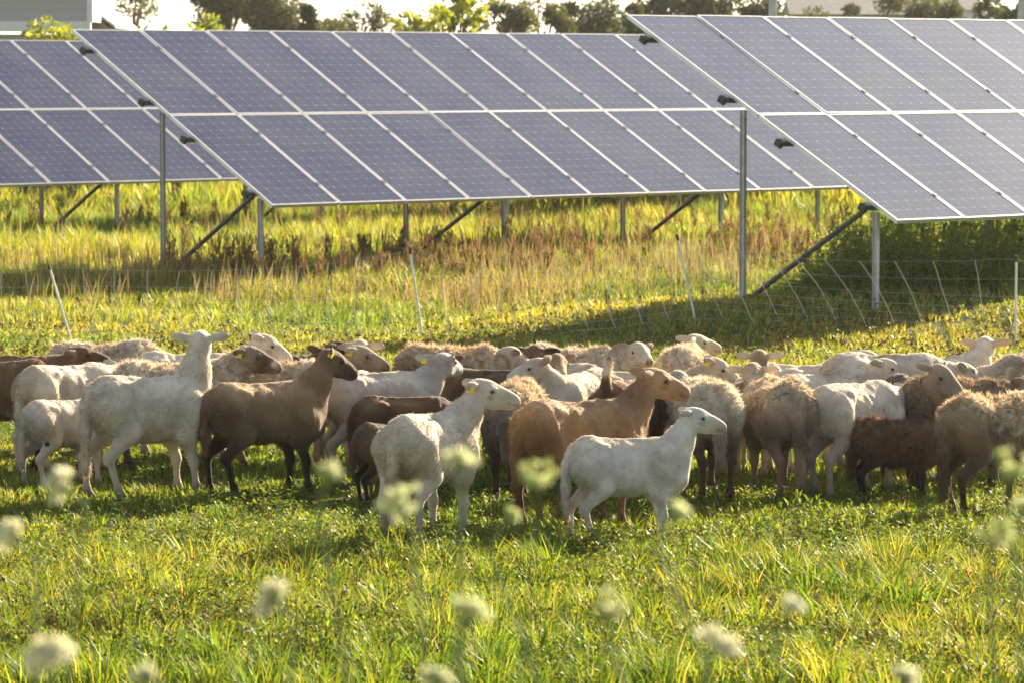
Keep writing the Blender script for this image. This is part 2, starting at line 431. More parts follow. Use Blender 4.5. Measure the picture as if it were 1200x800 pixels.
o = g.build('seed_heads', M['dry']); tag(o, 'small rusty brown clover and dock seed heads scattered in the turf', 'seed heads', kind='stuff')

# brown dock / dead weed stalks below the arrays
g = Pile()
def dock(px, d, h):
    x0 = (px - 600) / FPX * d; k = 40
    z = float(ground(x0, d)); ts = rng.uniform(.3, 1, k)
    a = rng.uniform(0, 2 * np.pi, k)
    base = np.stack([x0 + ts * .05 * np.cos(a), d + ts * .05 * np.sin(a)], 1)
    g.add(*blades(np.array([x0] * 3) + rng.normal(0, .03, 3), np.array([d] * 3), np.full(3, h) * rng.uniform(.8, 1, 3), np.full(3, .012), mixcol(3, [(.14, .075, .035)], [1]), rng.uniform(.0, .2, 3)))
    g.add(*blades(base[:, 0], base[:, 1], rng.uniform(.05, .13, k), rng.uniform(.008, .018, k), mixcol(k, [(.23, .125, .05), (.17, .09, .04), (.15, .15, .035)], [4, 3, 2.5]), rng.uniform(.2, .9, k), z0=z + ts * h * .85))
for _ in range(150):
    px = rng.choice([rng.uniform(190, 330), rng.uniform(330, 760), rng.uniform(400, 700), rng.uniform(830, 960)])
    dock(px, rng.uniform(42.5, 46), rng.uniform(.25, .55))
for _ in range(70): dock(rng.uniform(-20, 1000), rng.uniform(54, 58), rng.uniform(.3, .6))
o = g.build('dock_weeds', M['dry']); tag(o, 'dead brown dock weeds standing in a strip below the solar arrays', 'weeds', kind='stuff')
# ------------------------------------------------------------------ leafy weeds
def leaf_faces(base, dirv, up, ln, wd, col):
    """n pointed leaves, two quads-ish (6 verts) with a fold and droop"""
    n = len(base)
    d = dirv / (np.linalg.norm(dirv, axis=1)[:, None] + 1e-9)
    s = np.cross(d, up); s /= np.linalg.norm(s, axis=1)[:, None] + 1e-9
    u = np.cross(s, d)
    L, W_ = ln[:, None], wd[:, None] / 2
    V = np.empty((n, 6, 3))
    V[:, 0] = base
    V[:, 1] = base + d * L * .45 + s * W_ + u * L * .06
    V[:, 2] = base + d * L * .45 - s * W_ + u * L * .06
    V[:, 3] = base + d * L * .45 - u * W_ * .25
    V[:, 4] = base + d * L - u * L * .18
    V[:, 5] = base + d * L * .72 - u * L * .03
    i = np.arange(n) * 6
    T = np.concatenate([np.stack([i, i + 1, i + 3], 1), np.stack([i, i + 3, i + 2], 1), np.stack([i + 1, i + 4, i + 3], 1), np.stack([i + 3, i + 4, i + 2], 1)])
    C = np.repeat(col[:, None], 6, 1).reshape(-1, 3)
    return V.reshape(-1, 3), [], T, C

def weed_meshes(h, nst, ll, pal, wts, spread=.12, per=18):
    st = MB(); P = Pile()
    for k in range(nst):
        a = rng.uniform(0, 2 * np.pi); r = spread * math.sqrt(rng.uniform(0, 1)); hh = h * rng.uniform(.6, 1)
        t = np.linspace(0, 1, 5); b = np.array([math.cos(a) * r, math.sin(a) * r, -.03])
        lean = rng.normal(0, .12, 2) * hh
        pts = b + np.stack([t ** 1.5 * lean[0] + math.cos(a) * .25 * hh * t * r / spread, t ** 1.5 * lean[1] + math.sin(a) * .25 * hh * t * r / spread, t * (hh + .03)], 1)
        st.tube([[0, 0, -.08], b], .004, 4, False)
        st.tube(pts, np.linspace(.004, .0015, 5) * (1 + h), 4, False)
        n = per; tt = np.linspace(.15, 1, n); base = np.stack([np.interp(tt, t, pts[:, q]) for q in range(3)], 1)
        an = np.arange(n) * 2.4 + a; el = rng.uniform(-.1, .8, n)
        d = np.stack([np.cos(an) * np.cos(el), np.sin(an) * np.cos(el), np.sin(el)], 1); d[-2:] = d[-2:] * .4 + [0, 0, .9]
        ln = ll * rng.uniform(.6, 1.2, n) * (1.15 - .55 * tt)
        P.add(*leaf_faces(base, d, np.tile([0, 0, 1.0], (n, 1)), ln, ln * rng.uniform(.22, .42, n), mixcol(n, pal, wts)))
    return st, P

def weed(loc, h, nst, ll, pal, wts, label, group, spread=.12, per=18, name='leafy_weed'):
    root = empty(name, (loc[0], loc[1], float(ground(loc[0], loc[1]))))
    tag(root, label, 'weed', group)
    st, P = weed_meshes(h, nst, ll, pal, wts, spread, per)
    st.build('stems', M['stem'], root)
    P.build('foliage', M['leaf'], root)
    return root
WP = [G_GREEN, G_LIME, (.10, .17, .03)]
for i in range(34):     # patch under the right array
    px = rng.uniform(930, 1235); d = rng.uniform(39.4, 42.0) if i % 4 else rng.uniform(38.2, 39.2)
    if px < 1000: d = rng.uniform(38.4, 40.5)
    c = ((px - 600) / FPX * d, d)
    weed(c, rng.uniform(.55, .9) * (1.0 if px > 985 else .7), 13, .13, [G_LIME, (.20, .26, .035), G_GREEN], [3, 3, 2], 'bushy green weed in the thicket below the right solar array', 'bushy weeds below the right solar array', .3, 18, 'bushy_weed')
for i in range(16):     # near-left and centre thicket beneath the middle array
    px = rng.choice([rng.uniform(220, 360), rng.uniform(360, 760), rng.uniform(780, 930)]); d = rng.uniform(43, 47)
    weed(((px - 600) / FPX * d, d), rng.uniform(.25, .5), 6, .10, WP, [3, 3, 2], 'low green weed among the brown dock under the middle array', 'low weeds under the middle solar array', .25, 14, 'low_weed')
for px, py, h in [(905, 628, .30), (935, 622, .34), (960, 630, .28), (880, 632, .26), (990, 640, .24), (850, 640, .22), (1015, 628, .3), (915, 640, .28), (948, 612, .3), (975, 615, .26),
                  (1085, 640, .24), (1130, 632, .26), (880, 612, .22), (1160, 645, .3), (1050, 655, .22), (760, 650, .18), (830, 618, .2)]:
    c = gp(px, py + 14); h *= .72
    weed(c[:2], h, 7, .075, [G_LIME, G_GREEN, (.17, .24, .035)], [4, 3, 3], 'bright green leafy weed in the clump below the right of the flock', 'leafy weeds below the right of the flock', .09, 20)
for px, py in [(60, 680), (120, 760), (230, 720), (330, 600), (420, 700), (560, 700), (640, 660), (700, 760), (790, 720), (250, 640), (90, 620), (480, 720), (1000, 690), (560, 625), (1150, 760), (380, 770)]:
    c = gp(px + rng.uniform(-15, 15), py)
    weed(c[:2], rng.uniform(.14, .24), 6, .07, [G_LIME, G_GREEN, (.17, .22, .03)], [4, 3, 3], 'small leafy weed growing in the foreground turf', 'small weeds in the foreground turf', .1, 14, 'turf_weed')

# ------------------------------------------------------------------ umbel flowers close to the camera (out of focus)
def umbel(px, py, dist, dia, tiltaz, tilt, kind, label):
    head = at(px, py, dist); gz = float(ground(head[0], head[1]))
    root = empty('wild_carrot', (head[0], head[1], gz)); tag(root, label, 'flower', 'out of focus wild carrot flowers')
    h = head[2] - gz
    t = np.linspace(0, 1, 7); bx = rng.normal(0, .05, 2)
    ax = np.array([math.cos(tiltaz) * math.sin(tilt), math.sin(tiltaz) * math.sin(tilt), math.cos(tilt)])
    nb = np.array([0, 0, h]) - ax * .05
    pts = np.stack([bx[0] * np.sin(t * np.pi) + nb[0] * t ** 3, bx[1] * np.sin(t * np.pi) + nb[1] * t ** 3, t * nb[2]], 1)
    st = MB(); st.tube(np.vstack([pts, [0, 0, h] - ax * .02]), np.linspace(.0035, .0022, 8), 6)
    st.build('stem', M['stem'], root)
    P = Pile(); rays = MB()
    s0 = np.cross(ax, [0.3, .9, .1]); s0 /= np.linalg.norm(s0); s1 = np.cross(ax, s0)
    n = 46; k = np.arange(n); r = dia / 2 * np.sqrt((k + .5) / n); a = k * 2.39996
    dome = {'flat': -.15, 'cup': .9, 'ball': -.3}[kind]
    gap = rng.uniform(0, 6.28, 3); gw = rng.uniform(.25, .75, 3)
    for i in range(n):
        if r[i] > dia * .16 and (np.abs((a[i] - gap + np.pi) % (2 * np.pi) - np.pi) < gw).any(): continue
        r[i] *= rng.uniform(.8, 1.18)
        c = np.array([0, 0, h]) + (s0 * math.cos(a[i]) + s1 * math.sin(a[i])) * r[i] + ax * (dome * r[i] * r[i] / (dia / 2) + rng.normal(0, .0015))
        if i % 2 == 0: rays.tube([np.array([0, 0, h]) - ax * .022, c - ax * .002], .0007, 4, False)
        m = 9
        b = c + rng.normal(0, dia * .045, (m, 3))
        d = rng.normal(0, 1, (m, 3)) + ax * .8
        pal = [(.80, .77, .62), (.74, .74, .50)] if kind == 'flat' else ([(.5, .56, .24), (.66, .66, .40), (.36, .44, .14)] if kind == 'cup' else [(.74, .76, .52), (.62, .67, .36)])
        P.add(*leaf_faces(b - d * .002, d, rng.normal(0, 1, (m, 3)), np.full(m, .0075), np.full(m, .006), mixcol(m, pal, [1] * len(pal))))
    rays.build('rays', M['stem'], root)
    P.build('florets', M['petal'], root)
    # feathery stem leaves
    Lf = Pile(); m = 26; tt = rng.uniform(.1, .75, m)
    b = np.stack([np.interp(tt, t, pts[:, q]) for q in range(3)], 1); an = rng.uniform(0, 6.28, m)
    Lf.add(*leaf_faces(b, np.stack([np.cos(an), np.sin(an), rng.uniform(-.2, .9, m)], 1), np.tile([0, 0, 1.0], (m, 1)), rng.uniform(.03, .07, m), np.full(m, .006), mixcol(m, WP, [1, 1, 1])))
    Lf.build('leaves', M['leaf'], root)
FL = [(65, 565, 4.6, .052, 2.6, 1.1, 'flat'), (8, 625, 4.6, .045, 2.6, 1.0, 'flat'), (312, 697, 4.4, .05, 2.4, 1.1, 'flat'), (57, 768, 3.9, .055, -1.5, .9, 'flat'), (168, 788, 4.2, .028, 2, .8, 'flat'),
      (465, 583, 4.5, .06, 2.2, .75, 'ball'), (540, 532, 4.3, .042, 1.5, .3, 'ball'), (388, 548, 4.5, .03, 0, .3, 'ball'), (630, 564, 4.5, .046, -1.57, .5, 'cup'), (793, 592, 4.4, .036, 0, .4, 'ball'),
      (598, 607, 5.2, .026, 0, .7, 'cup'), (555, 710, 4.0, .045, 0, .4, 'ball'), (715, 714, 4.1, .042, -1.5, .6, 'cup'), (930, 705, 4.3, .028, 0, .5, 'flat'),
      (845, 750, 4.2, .05, -1.2, .8, 'flat'), (1185, 552, 4.4, .046, -1.5, .5, 'cup'), (1163, 632, 4.4, .046, -1.5, .6, 'cup'),
      (515, 792, 4.3, .04, 1, .8, 'ball'), (1065, 788, 4.2, .034, 1, .6, 'flat'), (1200, 590, 4.6, .036, 1, .5, 'ball')]
FLAB = {'flat': 'blurred white wild carrot flower close to the camera', 'ball': 'blurred pale green wild carrot flower close to the camera', 'cup': 'blurred green cupped wild carrot seed head close to the camera'}
FN = {0: 'tilted {} near the left edge, below the white lambs', 1: 'tilted {} cut by the left edge'}
def flab(f):
    px, py, k = f[0], f[1], f[6]
    kind = {'flat': 'white wild carrot umbel', 'ball': 'pale green wild carrot umbel', 'cup': 'green cupped wild carrot head'}[k]
    hor = ['at the left edge', 'left of centre', 'in the centre', 'right of centre', 'at the right edge'][min(4, int(px / 240))]
    return 'blurred ' + kind + ', ' + hor + ' of the foreground'
SPOT = {(65, 565): 'over the small white lamb', (8, 625): 'cut by the left edge of the photo', (312, 697): 'over open grass below the brown ewe', (57, 768): 'large and round in the bottom left corner',
        (168, 788): 'small, second from the bottom left corner', (465, 583): 'broad, over the centre white ewe', (540, 532): 'over the flank of the centre white ewe', (388, 548): 'small, over the hind legs of the brown ewe',
        (630, 564): 'over the hind leg of the tan ewe', (793, 592): 'over the front legs of the speckled lamb', (598, 607): 'small and yellowish, left of the tan ewe', (555, 710): 'faint, below the centre white ewe',
        (715, 714): 'in the grass below the speckled lamb', (675, 697): 'tiny, below the lamb', (930, 705): 'small, over the dark grass tufts', (845, 750): 'ragged, near the bottom right of centre',
        (1185, 552): 'over the woolly ewe at the right edge', (1163, 632): 'below the woolly ewe at the right edge', (495, 682): 'tiny, below the tail of the centre white ewe', (290, 792): 'at the bottom edge left of centre',
        (515, 792): 'at the bottom edge in the centre', (1065, 788): 'at the bottom edge right of the dark tufts', (1128, 792): 'small, at the bottom edge near the right corner', (1196, 768): 'in the bottom right corner', (1200, 590): 'cut by the right edge between two green heads'}
for f in FL:
    kind = {'flat': 'white', 'ball': 'pale green', 'cup': 'green cupped'}[f[6]]
    f = list(f); f[3] *= .85
    umbel(*f, 'blurred ' + kind + ' wild carrot flower, ' + SPOT[(f[0], f[1])])

# ------------------------------------------------------------------ solar arrays
PHI, TAU, MW, SL = R(45.04), R(29.4), 1.015, 4.0
U = np.array([math.cos(PHI), math.sin(PHI), 0.0])
def vdir(tau): return np.array([math.sin(PHI) * math.cos(tau), -math.cos(PHI) * math.cos(tau), -math.sin(tau)])

def panel_mat():
    m, nt, out = mat_new('solar_cells_under_glass')
    uv = N(nt, 'ShaderNodeUVMap'); sep = N(nt, 'ShaderNodeSeparateXYZ'); nt.links.new(uv.outputs[0], sep.inputs[0])
    def math_(op, a, b=None, c=None):
        n = N(nt, 'ShaderNodeMath', operation=op)
        for k, v in enumerate((a, b, c)):
            if v is None: continue
            if isinstance(v, (int, float)): n.inputs[k].default_value = v
            else: nt.links.new(v, n.inputs[k])
        return n.outputs[0]
    cx = math_('MULTIPLY', sep.outputs[0], 6.0); cyy = math_('MULTIPLY', sep.outputs[1], 12.0)
    fx = math_('ABSOLUTE', math_('SUBTRACT', math_('FRACT', cx), .5)); fy = math_('ABSOLUTE', math_('SUBTRACT', math_('FRACT', cyy), .5))
    lx = math_('GREATER_THAN', fx, .488); ly = math_('GREATER_THAN', fy, .488)
    line = math_('MAXIMUM', lx, ly)
    dia = math_('GREATER_THAN', math_('ADD', fx, fy), .92)
    # two faint busbars per cell
    bb = math_('GREATER_THAN', math_('ABSOLUTE', math_('SUBTRACT', math_('ABSOLUTE', math_('SUBTRACT', math_('FRACT', math_('MULTIPLY', cx, 2.0)), .5)), .0)), .492)
    nz = N(nt, 'ShaderNodeTexNoise'); nz.inputs['Scale'].default_value = 3.0; nz.inputs['Detail'].default_value = 3
    gtc = N(nt, 'ShaderNodeTexCoord'); nt.links.new(gtc.outputs['Object'], nz.inputs['Vector'])
    wn = N(nt, 'ShaderNodeTexWhiteNoise', noise_dimensions='3D')
    cmb = N(nt, 'ShaderNodeCombineXYZ'); oi = N(nt, 'ShaderNodeObjectInfo')
    nt.links.new(math_('FLOOR', cx), cmb.inputs[0]); nt.links.new(math_('FLOOR', cyy), cmb.inputs[1]); nt.links.new(oi.outputs['Random'], cmb.inputs[2])
    nt.links.new(cmb.outputs[0], wn.inputs['Vector'])
    base = N(nt, 'ShaderNodeMix', data_type='RGBA'); base.inputs[6].default_value = (.012, .016, .052, 1); base.inputs[7].default_value = (.018, .023, .066, 1)
    nt.links.new(wn.outputs[0], base.inputs[0])
    b2 = N(nt, 'ShaderNodeMix', data_type='RGBA'); b2.inputs[7].default_value = (.17, .18, .23, 1)
    nt.links.new(base.outputs[2], b2.inputs[6]); nt.links.new(math_('MULTIPLY', bb, .25), b2.inputs[0])
    b3 = N(nt, 'ShaderNodeMix', data_type='RGBA'); b3.inputs[7].default_value = (.24, .25, .30, 1)
    nt.links.new(b2.outputs[2], b3.inputs[6]); nt.links.new(math_('MULTIPLY', line, .55), b3.inputs[0])
    dn = N(nt, 'ShaderNodeTexNoise'); dn.inputs['Scale'].default_value = 1.1; dn.inputs['Detail'].default_value = 5
    geo = N(nt, 'ShaderNodeNewGeometry'); nt.links.new(geo.outputs['Position'], dn.inputs['Vector'])
    dmr = N(nt, 'ShaderNodeMapRange'); dmr.inputs[1].default_value = .4; dmr.inputs[2].default_value = .75; dmr.inputs[3].default_value = 0; dmr.inputs[4].default_value = .10
    nt.links.new(dn.outputs['Fac'], dmr.inputs[0])
    dust = N(nt, 'ShaderNodeMix', data_type='RGBA'); dust.inputs[7].default_value = (.30, .28, .24, 1)
    nt.links.new(dmr.outputs[0], dust.inputs[0])
    b4 = N(nt, 'ShaderNodeMix', data_type='RGBA'); b4.inputs[7].default_value = (.27, .28, .33, 1)
    nt.links.new(b3.outputs[2], b4.inputs[6]); nt.links.new(dia, b4.inputs[0])
    p = N(nt, 'ShaderNodeBsdfPrincipled'); p.inputs['Roughness'].default_value = .5
    p.inputs['Specular IOR Level'].default_value = .42
    rr = N(nt, 'ShaderNodeMapRange'); rr.inputs[3].default_value = .05; rr.inputs[4].default_value = .09
    nt.links.new(nz.outputs['Fac'], rr.inputs[0]); nt.links.new(rr.outputs[0], p.inputs['Roughness'])
    p.inputs['Coat Weight'].default_value = .035; p.inputs['Coat Roughness'].default_value = .42
    nt.links.new(b4.outputs[2], dust.inputs[6]); nt.links.new(dust.outputs[2], p.inputs['Base Color']); nt.links.new(p.outputs[0], out.inputs[0])
    return m
M['cells'] = panel_mat()
PW, PL = 0.993, 1.985
def laminate_mesh():
    b = .014; z = -.004
    V = np.array([[b, b, z], [PW - b, b, z], [PW - b, PL - b, z], [b, PL - b, z], [b, b, z - .006], [PW - b, b, z - .006], [PW - b, PL - b, z - .006], [b, PL - b, z - .006]])
    uv = np.array([[0, 0], [1, 0], [1, 1], [0, 1]] * 2) * [1.02, 1.012] - [.01, .006]
    return np_mesh('solar_panel', V, [[[0, 1, 2, 3], [7, 6, 5, 4], [0, 4, 5, 1], [1, 5, 6, 2], [2, 6, 7, 3], [3, 7, 4, 0]]], uv=uv)
def frame_mesh():
    b = MB(); t = .04; f = .016
    b.box((PW / 2, f / 2, -t / 2 + .002), (PW, f, t)); b.box((PW / 2, PL - f / 2, -t / 2 + .002), (PW, f, t))
    b.box((f / 2, PL / 2, -t / 2 + .002), (f, PL - 2 * f, t)); b.box((PW - f / 2, PL / 2, -t / 2 + .002), (f, PL - 2 * f, t))
    return b.mesh('frame')
def clamp_mesh():
    b = MB()
    for yy in (0.0,):
        b.box((PW + .011, yy, .004), (.03, .05, .012)); b.box((PW + .011, yy, -.02), (.014, .05, .04))
    return b.mesh('clamp')
LAM, FRM, CLP = laminate_mesh(), frame_mesh(), clamp_mesh()
LAM.materials.append(M['cells']); FRM.materials.append(M['alu']); CLP.materials.append(M['clamp'])

def solar_array(P0, tau, i0, i1, frames, label, clamps=True):
    P0 = np.array([P0[0], P0[1], P0[2] + CAMZ]); V = vdir(tau); NRM = np.cross(V, U); 
    if NRM[2] < 0: NRM = -NRM
    org = P0 + U * MW * i0; org0 = np.array([org[0], org[1], 0.0])
    root = empty('solar_array', org0); tag(root, label, 'solar array', 'ground mounted solar arrays')
    # local module axes: x = U, y = -V (up slope), z = normal
    Mx = Matrix([[U[0], -V[0], NRM[0]], [U[1], -V[1], NRM[1]], [U[2], -V[2], NRM[2]]])
    q = Mx.to_quaternion()
    for i in range(i0, i1):
        for r in (0, 1):
            corner = P0 + U * (MW * i + .011) + V * (1.993 * (r + 1) + .008 * r)
            jz = rng.normal(0, .0013, 3)
            p = link('solar_panel', LAM, None, root); p.rotation_mode = 'QUATERNION'
            p.location = corner - org0 + NRM * jz[0]
            p.rotation_quaternion = q @ Matrix.Rotation(jz[1], 3, 'X').to_quaternion() @ Matrix.Rotation(jz[2], 3, 'Y').to_quaternion()
            link('frame', FRM, None, p)
            if clamps and i < i1 - 1:
                for yy in (.42, 1.56): link('clamp', CLP, None, p, (0, yy, 0))
    Lg = MW * (i1 - i0)
    bas = np.stack([U, V, NRM], 1)
    for t in (.095, .395, .605, .905):
        a = P0 + U * (MW * i0 - .05) + V * SL * t - NRM * .07; e = P0 + U * (MW * i1 + .05) + V * SL * t - NRM * .07
        b = MB(); mid = (a + e) / 2 - org0; ln = Lg + .10
        b.box(mid + NRM * .028, (ln, .06, .005), bas); b.box(mid - V * .027, (ln, .006, .051), bas); b.box(mid - NRM * .028, (ln, .06, .005), bas)
        pu = b.build('purlin', M['steel'], root)
        for s, pt in ((-1, a), (1, e)):
            c = MB(); c.box(pt - org0 + U * s * .022 + V * .004 - NRM * .012, (.035, .085, .065), bas); c.build('end_shade', M['cap'], pu)  # block coloured as the shade inside the open purlin end
    for u in frames:
        A = P0 + U * u * MW
        # rafter under the purlins
        b = MB(); c0 = A + U * .5 + V * SL * .5 - NRM * .14 - org0; b.box(c0, (.05, SL * .86, .07), bas); b.build('rafter', M['steel'], root)
        tp = A + V * SL * .45 - NRM * .075 + U * .075; fp = A + V * SL * .93 - NRM * .075 + U * .075
        for pt, nm in ((tp, 'rear_post'), (fp, 'front_post')):
            gz = float(ground(pt[0], pt[1])) - .15
            b = MB(); w_ = .046
            yaw = np.stack([U, np.cross([0, 0, 1], U), [0, 0, 1]], 1)
            zt = pt[2]; hh = zt - gz; cz = np.array([pt[0], pt[1], (zt + gz) / 2]) - org0
            n_ = yaw[:, 1]
            b.box(cz, (.006, w_, hh), yaw); b.box(cz + n_ * (w_ / 2 + .003), (.036, .006, hh), yaw); b.box(cz - n_ * (w_ / 2 + .003), (.036, .006, hh), yaw)
            for zz in np.arange(gz + .9, zt - .1, .18): b.box(np.array([pt[0], pt[1], zz]) - org0 + n_ * (w_ / 2 + .007), (.018, .004, .05), yaw)
            b.build(nm, M['steel'], root)
        g0 = np.array([tp[0], tp[1], float(ground(tp[0], tp[1])) + .02]) + U * .12; g1 = A + V * SL * .89 - NRM * .15 + U * .12
        b = MB(); b.tube([g0 - org0 - (g1 - g0) * .03, g1 - org0], .027, 8); b.build('brace', M['dark_steel'], root, smooth=False)
    return root
solar_array((-5.104, 45.714, .4916), TAU, 0, 15, [.0, 3.75, 7.5, 11.25, 14.9], 'middle solar array, its left end with tall post behind the white ewe')
solar_array((1.142, 39.251, .568), TAU, 0, 11, [-.05, 3.72, 7.45, 10.9], 'nearest solar array at the right, standing above the green weed thicket')
solar_array((-7.255, 56.987, .4508), R(29.4), -5, 19, [-4.2, -.72, 3.03, 6.78, 10.53, 14.28, 18], 'farther solar array at the left edge, half hidden behind the middle array', True)
solar_array((-11.6, 69.5, .36), R(29.4), -3, 12, [-2.2, 1.3, 5.0, 8.7, 11.8], 'farthest solar array, only its posts showing beneath the left array', False)

# ------------------------------------------------------------------ electric net fence
def fence():
    posts = [(-75, 318, -60, 405), (57, 310, 84, 402), (480, 290, 496, 402), (793, 275, 815, 377), (1191, 300, 1190, 402), (1330, 296, 1335, 400)]
    B = [gpt(p[2], p[3]) for p in posts]; B = [np.array([b[0], b[1], float(ground(b[0], b[1]))]) for b in B]
    Tp = [at(p[0], p[1], b[1] - .06) for p, b in zip(posts, B)]
    root = empty('net_fence', B[1]); tag(root, 'sagging white electric net fence on thin white posts behind the flock', 'fence')
    o0 = B[1]
    for b, t in zip(B, Tp):
        m = MB(); d = (t - b); m.tube([b - o0 - d * .08, b - o0 + d * .93], .0105, 8); p = m.build('post', M['post_white'], root)
        m = MB(); m.tube([b - o0 + d * .93, t - o0], .014, 8); m.build('post_cap', M['black_plastic'], p)
    for k in range(len(B) - 1):
        net = MB(); strut = net
        b0, b1, t0, t1 = B[k], B[k + 1], Tp[k], Tp[k + 1]
        span = np.linalg.norm(b1[:2] - b0[:2]); n = max(4, int(round(span / .27)))
        s = np.linspace(0, 1, n * 2 + 1); sag = [.03, .1, .24, .1, .06][k] * (4 * s * (1 - s))
        depthsh = [.25, .1, -.1, .2, .1][k] * np.sin(s * np.pi)
        lean = [.05, .12, .28, -.3, 0][k]
        tops = t0 + (t1 - t0) * s[:, None]; bots = b0 + (b1 - b0) * s[:, None]
        bots[:, 2] = ground(bots[:, 0], bots[:, 1]) + .03
        tops = tops * np.array([1, 1, .96]) ; tops[:, 2] -= sag; tops[:, 1] += depthsh; bots[:, 1] += depthsh
        for j, f in enumerate([0, .12, .24, .38, .54, .76, 1.0]):
            ln = bots + (tops - bots) * f
            ln[:, 0] += lean * np.sin(s * np.pi) * f * f + rng.normal(0, .004, len(s)); ln[:, 2] += rng.normal(0, .004, len(s))
            net.tube(ln - o0, .001 if j else .0016, 3, False)
        for j in range(1, n):
            i = 2 * j; f = np.linspace(0, 1, 9)
            p = bots[i] + (tops[i] - bots[i]) * f[:, None]
            bow = rng.uniform(.012, .04)
            p[:, 0] += lean * np.sin(s[i] * np.pi) * f * f - bow * np.sin(f * np.pi) + rng.normal(0, .006, 9).cumsum() * .5
            strut.tube(p - o0, .0028, 4, False)
        net.build('netting', M['netting'], root)
fence()
# ------------------------------------------------------------------ sheep: one implicit body each, meshed with surface nets
def cap(a, b, r1, r2, k=.04, sy=1.0, lab='trunk'): return dict(t='c', a=np.array(a, float), b=np.array(b, float), r1=r1, r2=r2, k=k, sy=sy, lab=lab)
def ell(c, r, k=.04, M3=None, lab='trunk'): return dict(t='e', a=np.array(c, float), r=np.array(r, float), M=None if M3 is None else np.array(M3, float), k=k, lab=lab)

def sdf(p, P):
    if p['t'] == 'c':
        a, b = p['a'].copy(), p['b'].copy(); Q = P.copy()
        if p['sy'] != 1.0:
            m = (a[1] + b[1]) / 2; Q[:, 1] = m + (Q[:, 1] - m) / p['sy']
        ab = b - a; L2 = ab @ ab + 1e-9
        t = np.clip(((Q - a) @ ab) / L2, 0, 1)
        d = np.linalg.norm(Q - a - t[:, None] * ab, axis=1) - (p['r1'] + (p['r2'] - p['r1']) * t)
        return d
    Q = P - p['a']
    if p['M'] is not None: Q = Q @ p['M']
    k0 = np.linalg.norm(Q / p['r'], axis=1); k1 = np.linalg.norm(Q / p['r'] ** 2, axis=1)
    return np.where(k1 > 1e-6, k0 * (k0 - 1) / (k1 + 1e-9), -p['r'].min())

def aabb(p):
    if p['t'] == 'c':
        r = max(p['r1'], p['r2']); return np.minimum(p['a'], p['b']) - r, np.maximum(p['a'], p['b']) + r
    r = p['r'].max() if p['M'] is not None else p['r']
    return p['a'] - r, p['a'] + r

def smin(a, b, k):
    h = np.clip(.5 + .5 * (b - a) / k, 0, 1)
    return b + (a - b) * h - k * h * (1 - h)

def surface_nets(prims, h, cuts=()):
    lo = np.min([aabb(p)[0] for p in prims], 0) - .04; hi = np.max([aabb(p)[1] for p in prims], 0) + .04
    n = np.ceil((hi - lo) / h).astype(int) + 1
    F = np.full(tuple(n), .25)
    ax = [lo[i] + np.arange(n[i]) * h for i in range(3)]
    for p in prims:
        a, b = aabb(p); m = p['k'] * 1.2 + 2.5 * h
        i0 = np.maximum(0, np.floor((a - m - lo) / h).astype(int)); i1 = np.minimum(n, np.ceil((b + m - lo) / h).astype(int) + 1)
        g = np.meshgrid(*[ax[q][i0[q]:i1[q]] for q in range(3)], indexing='ij')
        P = np.stack([x.ravel() for x in g], 1)
        d = sdf(p, P).reshape(g[0].shape)
        sl = tuple(slice(i0[q], i1[q]) for q in range(3))
        F[sl] = smin(F[sl], d, p['k'])
    for p in cuts:
        a, b = aabb(p); m = p['k'] * 1.2 + 2.5 * h
        i0 = np.maximum(0, np.floor((a - m - lo) / h).astype(int)); i1 = np.minimum(n, np.ceil((b + m - lo) / h).astype(int) + 1)
        g = np.meshgrid(*[ax[q][i0[q]:i1[q]] for q in range(3)], indexing='ij')
        d = sdf(p, np.stack([x.ravel() for x in g], 1)).reshape(g[0].shape)
        sl = tuple(slice(i0[q], i1[q]) for q in range(3))
        F[sl] = -smin(-F[sl], d, p['k'])
    S = F < 0
    c = np.zeros(tuple(n - 1), int)
    for a in (0, 1):
        for b in (0, 1):
            for d in (0, 1): c += S[a:n[0] - 1 + a, b:n[1] - 1 + b, d:n[2] - 1 + d]
    act = (c > 0) & (c < 8)
    idx = np.full(act.shape, -1); idx[act] = np.arange(act.sum())
    ci = np.argwhere(act); acc = np.zeros((len(ci), 3)); cnt = np.zeros(len(ci))
    cor = np.array([[a, b, d] for a in (0, 1) for b in (0, 1) for d in (0, 1)])
    vals = np.stack([F[ci[:, 0] + q[0], ci[:, 1] + q[1], ci[:, 2] + q[2]] for q in cor], 1)
    for i in range(8):
        for j in range(i + 1, 8):
            if np.abs(cor[i] - cor[j]).sum() != 1: continue
            x = (vals[:, i] < 0) != (vals[:, j] < 0)
            t = vals[x, i] / (vals[x, i] - vals[x, j])
            acc[x] += cor[i] + t[:, None] * (cor[j] - cor[i]); cnt[x] += 1
    V = lo + (ci + acc / cnt[:, None]) * h
    Q = []
    for axis in range(3):
        o1, o2 = (axis + 1) % 3, (axis + 2) % 3
        A = np.take(S, range(n[axis] - 1), axis); B = np.take(S, range(1, n[axis]), axis)
        e = np.argwhere(A != B); e = e[(e[:, o1] > 0) & (e[:, o2] > 0) & (e[:, o1] < n[o1] - 1) & (e[:, o2] < n[o2] - 1)]
        ins = A[e[:, 0], e[:, 1], e[:, 2]]
        def cell(d1, d2):
            q = e.copy(); q[:, o1] -= d1; q[:, o2] -= d2; return idx[q[:, 0], q[:, 1], q[:, 2]]
        f = np.stack([cell(1, 1), cell(0, 1), cell(0, 0), cell(1, 0)], 1)
        f[~ins] = f[~ins][:, ::-1]
        Q.append(f)
    Q = np.vstack(Q); Q = Q[(Q >= 0).all(1)]
    return V, Q

